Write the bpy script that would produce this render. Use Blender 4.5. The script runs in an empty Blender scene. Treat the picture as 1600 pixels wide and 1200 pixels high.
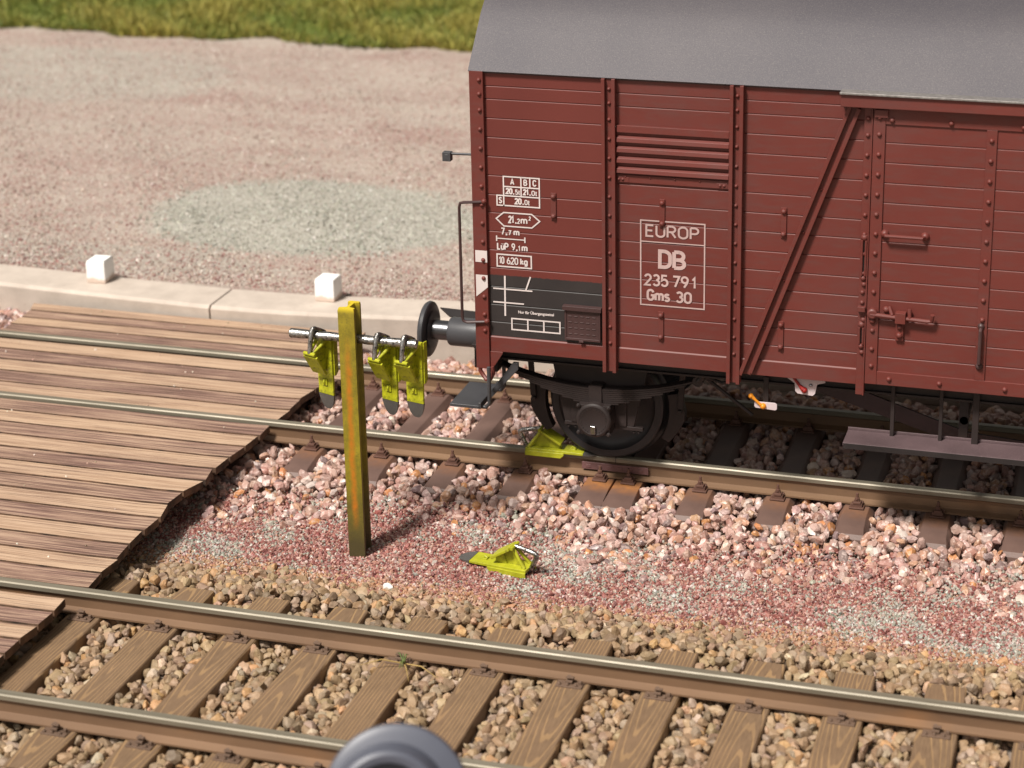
import bpy, math, random
import numpy as np
from mathutils import Vector, Matrix
random.seed(7); rng = np.random.default_rng(11)
scn = bpy.context.scene; COL = scn.collection
R = math.radians

# ------------------------------------------------------------ camera
cam_d = bpy.data.cameras.new('camera'); cam = bpy.data.objects.new('camera', cam_d); COL.objects.link(cam)
cam_d.sensor_width = 36; cam_d.lens = 3210.09/1600*36
cam_d.shift_x = -(881.67-800)/1600; cam_d.shift_y = (406.77-600)/1600
cam.matrix_world = (Matrix.Translation((4.1925, -16.5304, 7.07)) @ Matrix.Rotation(0.28664, 4, 'Z')
                    @ Matrix.Rotation(math.pi/2-0.31422, 4, 'X') @ Matrix.Rotation(-0.01282, 4, 'Z'))
cam_d.clip_end = 500
cam_d.dof.use_dof = True; cam_d.dof.focus_distance = 16.6; cam_d.dof.aperture_fstop = .9
scn.camera = cam
scn.render.resolution_x = 1024; scn.render.resolution_y = 768

# ------------------------------------------------------------ light
SUN = Vector((.29, .62, -1.0)).normalized()
w = bpy.data.worlds.new('World'); scn.world = w; w.use_nodes = True
nt = w.node_tree; bg = nt.nodes['Background']
sky = nt.nodes.new('ShaderNodeTexSky'); sky.sky_type = 'NISHITA'; sky.sun_disc = False
sky.sun_elevation = math.asin(-SUN.z); sky.sun_rotation = math.atan2(-SUN.x, -SUN.y)
sky.dust_density = 3.0; sky.air_density = .7; sky.ozone_density = .6
hs = nt.nodes.new('ShaderNodeHueSaturation'); hs.inputs['Saturation'].default_value = .0
nt.links.new(sky.outputs[0], hs.inputs['Color']); tm = nt.nodes.new('ShaderNodeMix'); tm.data_type = 'RGBA'; tm.blend_type = 'MULTIPLY'; tm.inputs[0].default_value = 1; tm.inputs[7].default_value = (1, .955, .89, 1)
nt.links.new(hs.outputs[0], tm.inputs[6]); nt.links.new(tm.outputs[2], bg.inputs[0]); bg.inputs[1].default_value = 0.075
sl = bpy.data.lights.new('sun', 'SUN'); sl.energy = 4.9; sl.angle = R(10.0); sl.color = (1, .94, .865)
so = bpy.data.objects.new('sun', sl); COL.objects.link(so); so.rotation_euler = SUN.to_track_quat('-Z', 'Y').to_euler()
so.location = (0, 0, 30)
scn.view_settings.view_transform = 'Standard'; scn.view_settings.look = 'None'
scn.view_settings.exposure = 0.1; scn.view_settings.gamma = 1

# ------------------------------------------------------------ materials
def lin(c):
    return tuple((x/255/12.92 if x/255 <= .04045 else ((x/255+.055)/1.055)**2.4) for x in c)
class NT:
    """small node helper"""
    def __init__(s, name, rough=.6, metal=0, spec=.5):
        s.m = bpy.data.materials.new(name); s.m.use_nodes = True; s.t = s.m.node_tree
        s.b = s.t.nodes['Principled BSDF']; s.b.inputs['Roughness'].default_value = rough
        s.b.inputs['Metallic'].default_value = metal; s.b.inputs['Specular IOR Level'].default_value = spec
        s.co = s.t.nodes.new('ShaderNodeTexCoord')
    def n(s, typ, **kw):
        nd = s.t.nodes.new(typ)
        for k, v in kw.items():
            if k in nd.inputs.keys():
                i = nd.inputs[k]
                if hasattr(v, 'is_output') or isinstance(v, bpy.types.NodeSocket): s.t.links.new(v, i)
                else: i.default_value = v
            else: setattr(nd, k, v)
        return nd
    def link(s, a, b): s.t.links.new(a, b)
    def vec(s, scale=(1, 1, 1), src='Object'):
        mp = s.n('ShaderNodeMapping'); s.link(s.co.outputs[src], mp.inputs['Vector']); mp.inputs['Scale'].default_value = scale
        return mp.outputs[0]
    def noise(s, scale, detail=3, rough=.55, vscale=(1, 1, 1), src='Object', dist=0):
        nd = s.n('ShaderNodeTexNoise'); s.link(s.vec(vscale, src), nd.inputs['Vector'])
        nd.inputs['Scale'].default_value = scale; nd.inputs['Detail'].default_value = detail
        nd.inputs['Roughness'].default_value = rough; nd.inputs['Distortion'].default_value = dist
        return nd.outputs['Fac']
    def ramp(s, fac, stops, interp='LINEAR'):
        nd = s.n('ShaderNodeValToRGB'); nd.color_ramp.interpolation = interp; e = nd.color_ramp.elements
        while len(e) > 1: e.remove(e[-1])
        for i, (p, c) in enumerate(stops):
            el = e[0] if i == 0 else e.new(p)
            el.position = p; el.color = (*c, 1) if len(c) == 3 else c
        s.link(fac, nd.inputs[0]); return nd.outputs[0]
    def mix(s, f, a, b, mode='MIX'):
        nd = s.n('ShaderNodeMix', data_type='RGBA', blend_type=mode)
        for i, v in ((0, f), (6, a), (7, b)):
            if isinstance(v, bpy.types.NodeSocket): s.link(v, nd.inputs[i])
            else: nd.inputs[i].default_value = v if i == 0 else ((*v, 1) if len(v) == 3 else v)
        return nd.outputs[2]
    def math(s, op, a, b=0.0, clamp=False):
        nd = s.n('ShaderNodeMath', operation=op, use_clamp=clamp)
        for i, v in ((0, a), (1, b)):
            if isinstance(v, bpy.types.NodeSocket): s.link(v, nd.inputs[i])
            else: nd.inputs[i].default_value = v
        return nd.outputs[0]
    def bump(s, h, strength=.3, dist=.01):
        nd = s.n('ShaderNodeBump'); s.link(h, nd.inputs['Height'])
        nd.inputs['Strength'].default_value = strength; nd.inputs['Distance'].default_value = dist
        s.link(nd.outputs[0], s.b.inputs['Normal'])
    def col(s, c):
        if isinstance(c, bpy.types.NodeSocket): s.link(c, s.b.inputs['Base Color'])
        else: s.b.inputs['Base Color'].default_value = (*c, 1)
        return s.m
def S(p): return p   # readability

def paint(name, c, rough=.55, var=.12, speck=0, bumps=.04, metal=0, sc=3):
    k = NT(name, rough, metal)
    n1 = k.noise(sc, 4); lo = tuple(x*(1-var) for x in c); hi = tuple(min(1, x*(1+var)) for x in c)
    cc = k.ramp(n1, [(.3, lo), (.7, hi)])
    if speck:
        n2 = k.noise(160, 2); cc = k.mix(k.ramp(n2, [(.62, (0, 0, 0)), (.74, (1, 1, 1))]), cc, tuple(min(1, x*(1+speck)+.02*speck) for x in c))
    if bumps: k.bump(k.noise(130, 2), bumps*3, .004)
    return k.col(cc)

M = {}
# waggon body red with the dark inscription panel painted on the first bay
k = NT('oxide_red_paint', .52)
n1 = k.noise(1.1, 5); n2 = k.noise(26, 3, vscale=(.25, 1, 1))
c = k.ramp(n1, [(.3, (.126, .0245, .0185)), (.7, (.150, .0305, .0230))])
c = k.mix(k.math('MULTIPLY', k.ramp(n2, [(.45, (0, 0, 0)), (.72, (1, 1, 1))]), .4), c, (.112, .048, .042))
c = k.mix(k.math('MULTIPLY', k.ramp(k.noise(.9, 5, .6), [(.5, (0, 0, 0)), (.7, (1, 1, 1))]), .45), c, (.125, .050, .045))
M['red'] = k.m; red_c = c; k.bump(k.noise(220, 2), .12, .003); k.col(c)
k = NT('oxide_red_paint_with_dark_panel', .52)
n1 = k.noise(1.1, 5); c = k.ramp(n1, [(.3, (.126, .0245, .0185)), (.7, (.150, .0305, .0230))])
sp = k.n('ShaderNodeSeparateXYZ'); k.link(k.co.outputs['Object'], sp.inputs[0])
wob = k.math('MULTIPLY', k.math('SUBTRACT', k.noise(60, 2), .5), .02)
z = k.math('ADD', sp.outputs[2], wob)
lowz = k.math('ADD', 1.206, k.math('MULTIPLY', k.math('ADD', sp.outputs[0], .92), .03))
a = k.math('SMOOTH_MIN', 1, 1)
up = k.math('MULTIPLY', k.math('SUBTRACT', 1.778, z), 120, True)
dn = k.math('MULTIPLY', k.math('SUBTRACT', z, lowz), 250, True)
xr = k.math('MULTIPLY', k.math('SUBTRACT', .066, sp.outputs[0]), 300, True)
msk = k.math('MULTIPLY', k.math('MULTIPLY', up, dn), xr)
pc = k.ramp(k.noise(4, 4), [(.3, (.026, .021, .021)), (.7, (.036, .029, .028))])
k.bump(k.noise(220, 2), .12, .003)
M['redp'] = k.col(k.mix(msk, c, pc))
k = NT('roof_grey_paint', .55, .1, .35)
c = k.ramp(k.noise(.8, 4), [(.3, (.066, .061, .072)), (.7, (.088, .080, .089))])
c = k.mix(k.ramp(k.noise(130, 2, .7), [(.5, (0, 0, 0)), (.78, (.55, .55, .55))]), c, (.20, .18, .165))
c = k.mix(k.ramp(k.noise(60, 2, .7), [(.28, (.6, .6, .6)), (.42, (0, 0, 0))]), c, (.055, .05, .06))
k.bump(k.noise(140, 3), .35, .004); M['roof'] = k.col(c)
M['rooflip'] = paint('bright_roof_edge', (.24, .225, .215), .4, .3, 0, .1, .3, 40)
M['black'] = paint('matt_black_paint', (.022, .018, .018), .5, .25)
M['dark'] = paint('underframe_brown_black', (.024, .016, .015), .55, .3)
M['steel'] = paint('buffer_steel_grey', (.055, .055, .060), .38, .2, .5, .06)
M['shiny'] = paint('bare_steel', (.42, .42, .44), .25, .1, 0, .0, 1)
M['tyre'] = paint('wheel_dark_steel', (.045, .043, .046), .42, .2, 0, .03, .4)
M['board'] = paint('footboard_mauve_grey', (.100, .066, .070), .5, .2, 2.2, .1)
M['hatch'] = paint('label_board_brown_black', (.060, .030, .029), .45, .2)
M['white'] = paint('lettering_white', (.68, .60, .58), .6, .08)
M['white2'] = paint('faded_lettering_white', (.50, .36, .34), .6, .12)
M['tagwhite'] = paint('plate_white', (.62, .52, .53), .5, .06)
M['signal_red'] = paint('lever_red', (.30, .015, .012), .45, .1)
M['amber'] = paint('lever_amber', (.75, .27, .015), .45, .15)
M['cubewhite'] = None
k = NT('white_painted_stone', .6)
sp = k.n('ShaderNodeSeparateXYZ'); k.link(k.co.outputs['Object'], sp.inputs[0])
z = k.math('ADD', sp.outputs[2], k.math('MULTIPLY', k.math('SUBTRACT', k.noise(9, 3), .5), .10))
f = k.ramp(z, [(.04, (0, 0, 0)), (.075, (1, 1, 1))])
k.bump(k.noise(30, 3), .3, .01)
M['cubewhite'] = k.col(k.mix(f, (.62, .50, .42), (.86, .87, .86)))
k = NT('cast_concrete_kerb', .8)
c = k.ramp(k.noise(5, 5), [(.3, (.45, .385, .33)), (.7, (.55, .475, .41))])
c = k.mix(k.ramp(k.noise(22, 4), [(.64, (0, 0, 0)), (.74, (.6, .6, .6))]), c, (.36, .28, .23))
k.bump(k.noise(60, 4), .35, .008); M['kerb'] = k.col(c)
# rails
k = NT('rail_side_brown_paint', .5)
c = k.ramp(k.noise(2.2, 4, vscale=(.35, 2, 2)), [(.32, (.140, .082, .048)), (.68, (.205, .122, .070))])
c = k.mix(k.ramp(k.noise(1.6, 3, vscale=(.5, 1, 1)), [(.55, (0, 0, 0)), (.72, (.55, .55, .55))]), c, (.32, .15, .055))
k.bump(k.noise(90, 3), .2, .004); M['railside'] = k.col(c)
k = NT('rail_head_bare_metal', .45, .3)
c = k.ramp(k.noise(3, 4, vscale=(.3, 6, 1)), [(.3, (.17, .150, .110)), (.7, (.26, .230, .175))])
k.link(k.ramp(k.noise(18, 4, vscale=(.12, 5, 1)), [(.3, (.36, .36, .36)), (.75, (.56, .56, .56))]), k.b.inputs['Roughness'])
M['railtop'] = k.col(c)
k = NT('concrete_sleeper_brown', .52)
c = k.ramp(k.noise(3.2, 4), [(.3, (.112, .067, .055)), (.7, (.160, .098, .080))])
g = k.n('ShaderNodeAttribute', attribute_name='rust')
c = k.mix(k.math('MULTIPLY', g.outputs['Fac'], k.ramp(k.noise(9, 4), [(.3, (.2, .2, .2)), (.65, (1, 1, 1))])), c, (.42, .17, .045))
k.bump(k.noise(70, 3), .25, .004); M['concrete'] = k.col(c)
k = NT('wood_sleeper_moulded_grain', .6)
wv = k.n('ShaderNodeTexWave', wave_type='RINGS', rings_direction='Z')
oi = k.n('ShaderNodeObjectInfo')
off = k.n('ShaderNodeVectorMath', operation='MULTIPLY_ADD'); k.link(k.co.outputs['Object'], off.inputs[0])
off.inputs[1].default_value = (1.0, .075, 0)
cmb = k.n('ShaderNodeCombineXYZ')
k.link(k.math('MULTIPLY', k.math('SUBTRACT', oi.outputs['Random'], .5), .42), cmb.inputs[0])
k.link(k.math('MULTIPLY', k.math('SUBTRACT', k.math('FRACT', k.math('MULTIPLY', oi.outputs['Random'], 7.31)), .5), .24), cmb.inputs[1])
k.link(cmb.outputs[0], off.inputs[2])
k.link(off.outputs[0], wv.inputs['Vector'])
wv.inputs['Scale'].default_value = 12; wv.inputs['Distortion'].default_value = 3.2; wv.inputs['Detail'].default_value = 2.5
wv.inputs['Detail Scale'].default_value = 1.6
line = k.ramp(wv.outputs['Fac'], [(.72, (0, 0, 0)), (.93, (1, 1, 1))])
fine = k.ramp(k.noise(70, 4, vscale=(1, .12, 1)), [(.3, (0, 0, 0)), (.7, (1, 1, 1))])
c = k.mix(fine, (.150, .094, .055), (.215, .138, .080))
c = k.mix(k.math('MULTIPLY', line, k.ramp(k.noise(3, 3), [(.3, (.5, .5, .5)), (.55, (1, 1, 1))])), c, (.31, .195, .098))
c = k.mix(k.ramp(k.noise(1.7, 3), [(.52, (0, 0, 0)), (.75, (.5, .5, .5))]), c, (.25, .155, .09))
k.bump(k.math('SUBTRACT', 1, line), .5, .006); M['wood'] = k.col(c)
M['fasten'] = paint('fastening_brown', (.125, .062, .045), .5, .25, 0, .1)
M['fastenw'] = paint('fastening_grey_brown', (.135, .085, .058), .6, .25, 0, .1)
# skate yellow, bar steel
k = NT('skate_yellow_green_paint', .36)
c = k.ramp(k.noise(14, 4), [(.3, (.33, .34, .012)), (.7, (.52, .52, .022))])
c = k.mix(k.ramp(k.noise(30, 5, .7), [(.50, (0, 0, 0)), (.68, (.85, .85, .85))]), c, (.10, .095, .02))
k.bump(k.noise(60, 3), .3, .006); M['yg'] = k.col(c)
k = NT('skate_clean_yellow_green_paint', .36)
c0 = k.ramp(k.noise(14, 4), [(.3, (.33, .345, .014)), (.7, (.46, .46, .028))])
c = k.mix(k.ramp(k.noise(22, 5, .7), [(.56, (0, 0, 0)), (.70, (.7, .7, .7))]), c0, (.16, .15, .03))
k.bump(k.noise(60, 3), .3, .006); M['ygc'] = k.col(c)
M['tip'] = paint('skate_bare_grey_tip', (.10, .095, .09), .4, .3, 1.2, .2, .3)
k = NT('blackened_silver_metal', .3, 1.0)
f = k.noise(26, 5, .65)
k.link(k.ramp(f, [(.35, (.55, .55, .55)), (.6, (.22, .22, .22))]), k.b.inputs['Roughness'])
k.bump(k.noise(35, 4), .6, .01)
M['silver'] = k.col(k.ramp(f, [(.36, (.05, .045, .04)), (.56, (.55, .54, .52))]))
k = NT('weathered_yellow_post_paint', .5)
sp = k.n('ShaderNodeSeparateXYZ'); k.link(k.co.outputs['Object'], sp.inputs[0])
c = k.ramp(k.noise(9, 5, .7), [(.3, (.17, .135, .010)), (.7, (.34, .265, .020))])
c = k.mix(k.ramp(k.noise(75, 3, .7), [(.52, (0, 0, 0)), (.68, (.7, .7, .7))]), c, (.12, .10, .025))
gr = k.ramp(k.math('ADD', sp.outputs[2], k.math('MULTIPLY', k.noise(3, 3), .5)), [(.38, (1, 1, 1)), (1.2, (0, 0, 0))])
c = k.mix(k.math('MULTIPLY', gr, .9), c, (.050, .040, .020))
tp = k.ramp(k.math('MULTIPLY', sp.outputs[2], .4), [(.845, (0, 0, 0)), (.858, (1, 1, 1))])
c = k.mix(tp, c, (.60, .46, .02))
# rust run down the middle of the front flange
cx = k.math('ABSOLUTE', k.math('ADD', sp.outputs[0], k.math('MULTIPLY', k.math('SUBTRACT', k.noise(4, 3, vscale=(1, 1, 1)), .5), .05)))
st = k.ramp(cx, [(.006, (1, 1, 1)), (.034, (0, 0, 0))])
st = k.math('MULTIPLY', st, k.ramp(sp.outputs[2], [(.25, (0, 0, 0)), (.45, (1, 1, 1))]))
hz = k.math('MULTIPLY', sp.outputs[2], .5)
st = k.math('MULTIPLY', st, k.ramp(hz, [(.80, (1, 1, 1)), (.97, (.0, .0, .0))]))
st = k.math('MULTIPLY', st, k.ramp(sp.outputs[1], [(.0, (1, 1, 1)), (.02, (0, 0, 0))]))
st = k.math('MULTIPLY', st, k.ramp(k.noise(18, 4), [(.3, (.35, .35, .35)), (.65, (.95, .95, .95))]))
c = k.mix(st, c, (.50, .155, .010))
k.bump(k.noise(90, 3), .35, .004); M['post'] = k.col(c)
# timber crossing
k = NT('crossing_board_timber', .75)
g = k.n('ShaderNodeAttribute', attribute_name='tint')
grain = k.noise(8, 5, .72, vscale=(.13, 7, 1))
grain2 = k.noise(11, 4, .65, vscale=(.09, 8, 1))
blotch = k.noise(1.3, 4, vscale=(.6, 2.2, 1))
lt = k.ramp(grain, [(.36, (.25, .15, .098)), (.44, (.40, .262, .172)), (.58, (.51, .36, .248))])
dk = k.ramp(grain, [(.40, (.085, .045, .036)), (.49, (.215, .122, .095)), (.62, (.42, .285, .205))])
tf = k.math('ADD', g.outputs['Fac'], k.math('MULTIPLY', k.math('SUBTRACT', blotch, .5), 1.5), True)
c = k.mix(tf, lt, dk)
c = k.mix(k.ramp(grain2, [(.575, (0, 0, 0)), (.61, (.75, .75, .75))]), c, (.12, .068, .050))
k.bump(grain, .25, .006); M['deck'] = k.col(c)
M['burnt'] = paint('burnt_board_edge', (.095, .052, .030), .8, .75, 0, .2, 0, 7)
M['buffergrey'] = paint('smooth_blue_grey_plastic', (.085, .092, .120), .42, .08, 0, .02)

def stone_mat(name, rough, mott):
    k = NT(name, rough)
    g = k.n('ShaderNodeAttribute', attribute_name='scol')
    c = g.outputs['Color']
    c = k.mix(k.ramp(k.noise(38, 4, .65), [(.34, (1, 1, 1)), (.55, (0, 0, 0))]), c, mott[0])
    k.b.inputs['Roughness'].default_value = rough
    m = k.mix(k.math('MULTIPLY', k.ramp(k.noise(24, 4, .6), [(.52, (0, 0, 0)), (.66, (1, 1, 1))]), mott[2]), g.outputs['Color'], mott[1])
    m = k.mix(k.math('MULTIPLY', k.ramp(k.noise(55, 3, .7), [(.30, (1, 1, 1)), (.40, (0, 0, 0))]), mott[3]), m, mott[0])
    k.bump(k.noise(60, 4, .6), .35, .006)
    return k.col(m)
M['pinkstone'] = stone_mat('pink_quartz_ballast', .38, ((.13, .085, .085), (.80, .66, .60), .55, .6))
M['brownstone'] = stone_mat('tan_limestone_ballast', .62, ((.10, .065, .04), (.44, .31, .19), .35, .6))
M['grain'] = stone_mat('coloured_grit', .5, ((.12, .05, .05), (.7, .6, .55), .2, .2))

def ground_mat(name, stops, sc, red, patch=False):
    k = NT(name, .85)
    vo = k.n('ShaderNodeTexVoronoi'); k.link(k.vec(), vo.inputs['Vector']); vo.inputs['Scale'].default_value = sc
    sc_ = k.n('ShaderNodeSeparateColor'); k.link(vo.outputs['Color'], sc_.inputs[0])
    base = k.ramp(sc_.outputs[0], stops)
    big = k.ramp(k.noise(.75, 5, .6, vscale=(.45, 1.5, 1)), [(.38, (0, 0, 0)), (.62, (1, 1, 1))])
    rr = k.math('MULTIPLY', k.math('GREATER_THAN', k.math('ADD', sc_.outputs[1], k.math('MULTIPLY', big, .52)), 1.04-red), .7)
    c = k.mix(rr, base, (.235, .10, .088))
    pale = k.ramp(k.noise(.5, 4, .6, vscale=(.5, 1.6, 1)), [(.35, (.1, .1, .1)), (.65, (.7, .7, .7))])
    c = k.mix(pale, c, (.41, .355, .305))
    if patch:
        sp = k.n('ShaderNodeSeparateXYZ'); k.link(k.co.outputs['Object'], sp.inputs[0])
        def ell(cx, cy, rx, ry):
            dx = k.math('DIVIDE', k.math('SUBTRACT', sp.outputs[0], cx), rx); dy = k.math('DIVIDE', k.math('SUBTRACT', sp.outputs[1], cy), ry)
            d = k.math('SQRT', k.math('ADD', k.math('MULTIPLY', dx, dx), k.math('MULTIPLY', dy, dy)))
            d = k.math('ADD', d, k.math('MULTIPLY', k.math('SUBTRACT', k.noise(1.6, 5), .5), .55))
            return k.ramp(d, [(.86, (1, 1, 1)), (1.0, (0, 0, 0))])
        gpat = k.ramp(sc_.outputs[2], [(.0, (.22, .21, .175)), (.5, (.33, .315, .27)), (.85, (.41, .39, .34)), (1, (.52, .50, .45))])
        c = k.mix(k.math('MULTIPLY', ell(-5.25, 5.0, 2.2, 1.6), .93), c, gpat)
        c = k.mix(k.math('MULTIPLY', ell(-12.6, 11.2, 3.6, 1.9), .6), c, gpat)
        c = k.mix(k.math('MULTIPLY', ell(-7.6, 3.0, 3.0, .55), .45), c, gpat)
    k.bump(vo.outputs['Distance'], .5, .02)
    return k.col(c)
M['yard'] = ground_mat('fine_gravel_yard', [(.0, (.24, .19, .16)), (.35, (.34, .275, .235)), (.8, (.39, .325, .28)), (1, (.50, .43, .385))], 42, .20, True)
M['earth'] = ground_mat('brown_earth', [(0, (.10, .07, .05)), (1, (.22, .15, .10))], 40, .0)
M['sand'] = ground_mat('orange_sand', [(0, (.34, .16, .085)), (.6, (.46, .25, .15)), (1, (.55, .38, .28))], 60, .15)
k = NT('grass_turf', .9)
M['turf'] = k.col(k.ramp(k.noise(4, 5), [(.3, (.14, .15, .02)), (.7, (.26, .25, .05))]))
k = NT('grass_blades', .7)
g = k.n('ShaderNodeAttribute', attribute_name='scol'); M['blade'] = k.col(g.outputs['Color'])

# ------------------------------------------------------------ mesh helpers
class MB:
    def __init__(s): s.v = []; s.f = []; s.mi = []
    def add(s, vs, fs, mi=0):
        o = len(s.v); s.v += [tuple(v) for v in vs]; s.f += [tuple(i+o for i in f) for f in fs]
        s.mi += (mi if isinstance(mi, list) else [mi]*len(fs)); return s
    def box(s, x0, x1, y0, y1, z0, z1, mi=0, T=None):
        vs = [(x, y, z) for x in (x0, x1) for y in (y0, y1) for z in (z0, z1)]
        if T is not None: vs = [tuple(T @ Vector(v)) for v in vs]
        return s.add(vs, [(0, 1, 3, 2), (4, 6, 7, 5), (0, 4, 5, 1), (2, 3, 7, 6), (0, 2, 6, 4), (1, 5, 7, 3)], mi)
    def prism(s, poly, axis, a, b, mi=0, T=None):
        """poly: 2-D points in the two other axes (order x,y,z without axis)"""
        n = len(poly); vs = []
        for t in (a, b):
            for p in poly:
                q = list(p); q.insert(axis, t); vs.append(tuple(T @ Vector(q)) if T is not None else tuple(q))
        fs = [tuple(range(n))[::-1], tuple(range(n, 2*n))]+[(i, (i+1) % n, n+(i+1) % n, n+i) for i in range(n)]
        return s.add(vs, fs, mi)
    def loft(s, rings, mi=0, closed=True, caps=True):
        n = len(rings[0]); vs = [p for r in rings for p in r]; fs = []
        for i in range(len(rings)-1):
            for j in range(n if closed else n-1):
                fs.append((i*n+j, i*n+(j+1) % n, (i+1)*n+(j+1) % n, (i+1)*n+j))
        if caps: fs += [tuple(range(n))[::-1], tuple(range((len(rings)-1)*n, len(rings)*n))]
        return s.add(vs, fs, mi)
    def tube(s, path, r, n=10, mi=0, T=None):
        P = [Vector(p) for p in path]
        if T is not None: P = [T @ p for p in P]
        rings = []; up = None
        for i, p in enumerate(P):
            d = (P[min(i+1, len(P)-1)]-P[max(i-1, 0)]).normalized()
            if up is None: up = Vector((0, 0, 1)) if abs(d.z) < .9 else Vector((1, 0, 0))
            a = d.cross(up).normalized(); b = a.cross(d).normalized(); up = b
            rr = r[i] if isinstance(r, (list, tuple)) else r
            rings.append([tuple(p+a*rr*math.cos(t*2*math.pi/n)+b*rr*math.sin(t*2*math.pi/n)) for t in range(n)])
        return s.loft(rings, mi)
    def lathe(s, prof, o, d, n=48, mi=0, caps=True):
        """prof: (dist along axis d, radius)"""
        o = Vector(o); d = Vector(d).normalized(); up = Vector((0, 0, 1)) if abs(d.z) < .9 else Vector((1, 0, 0))
        a = d.cross(up).normalized(); b = a.cross(d)
        return s.loft([[tuple(o+d*h+(a*math.cos(t*2*math.pi/n)+b*math.sin(t*2*math.pi/n))*max(r, 1e-4)) for t in range(n)] for h, r in prof], mi, caps=caps)
    def rivet(s, x, y, z, r=.017, d=(0, -1, 0), mi=0):
        return s.lathe([(-.004, r*1.05), (r*.35, r*.95), (r*.8, r*.6), (r, r*.15)], (x, y, z), d, 8, mi)
    def bolt(s, x, y, z, r=.02, h=.02, mi=0, d=(0, 0, 1)):
        return s.lathe([(-.002, r), (h, r), (h+.001, r*.55), (h+r*.7, r*.5), (h+r*.72, .0005)], (x, y, z), d, 6, mi)
    def build(s, name, mats, parent=None, smooth=None, bevel=0, seg=2):
        me = bpy.data.meshes.new(name); me.from_pydata(s.v, [], s.f)
        for m in (mats if isinstance(mats, list) else [mats]): me.materials.append(m)
        if any(s.mi): me.polygons.foreach_set('material_index', s.mi)
        o = bpy.data.objects.new(name, me); COL.objects.link(o)
        import bmesh
        b = bmesh.new(); b.from_mesh(me); bmesh.ops.recalc_face_normals(b, faces=b.faces); b.to_mesh(me); b.free()
        if smooth is None: smooth = 38
        if smooth:
            me.polygons.foreach_set('use_smooth', [True]*len(me.polygons)); me.set_sharp_from_angle(angle=R(smooth))
        if bevel:
            md = o.modifiers.new('bevel', 'BEVEL'); md.width = bevel; md.segments = seg; md.limit_method = 'ANGLE'; md.angle_limit = R(35)
            md.harden_normals = True
        if parent is not None: o.parent = parent
        return o
def tag(o, label=None, cat=None, group=None, kind=None):
    if label: o['label'] = label
    if cat: o['category'] = cat
    if group: o['group'] = group
    if kind: o['kind'] = kind
    return o
def empty(name, loc=(0, 0, 0), rz=0):
    o = bpy.data.objects.new(name, None); COL.objects.link(o); o.location = loc; o.rotation_euler = (0, 0, rz); o.empty_display_size = .1
    return o
def copy_tree(o, parent=None):
    c = o.copy(); COL.objects.link(c)
    if parent is not None: c.parent = parent
    for ch in list(o.children): copy_tree(ch, c)
    return c
def arrmesh(name, V, F, mat, col=None, smooth=True):
    me = bpy.data.meshes.new(name); me.vertices.add(len(V)); me.vertices.foreach_set('co', np.ascontiguousarray(V, np.float32).ravel())
    k_ = F.shape[1]; me.loops.add(F.size); me.loops.foreach_set('vertex_index', F.astype(np.int32).ravel())
    me.polygons.add(len(F)); me.polygons.foreach_set('loop_start', np.arange(0, F.size, k_, dtype=np.int32))
    me.polygons.foreach_set('loop_total', np.full(len(F), k_, np.int32)) if hasattr(me.polygons[0], 'loop_total') and False else None
    me.polygons.foreach_set('use_smooth', np.full(len(F), smooth))
    me.update(calc_edges=True); me.validate()
    if col is not None:
        a = me.color_attributes.new('scol', 'FLOAT_COLOR', 'POINT')
        a.data.foreach_set('color', np.c_[col, np.ones(len(col))].astype(np.float32).ravel())
    me.materials.append(mat); o = bpy.data.objects.new(name, me); COL.objects.link(o); return o

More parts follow.
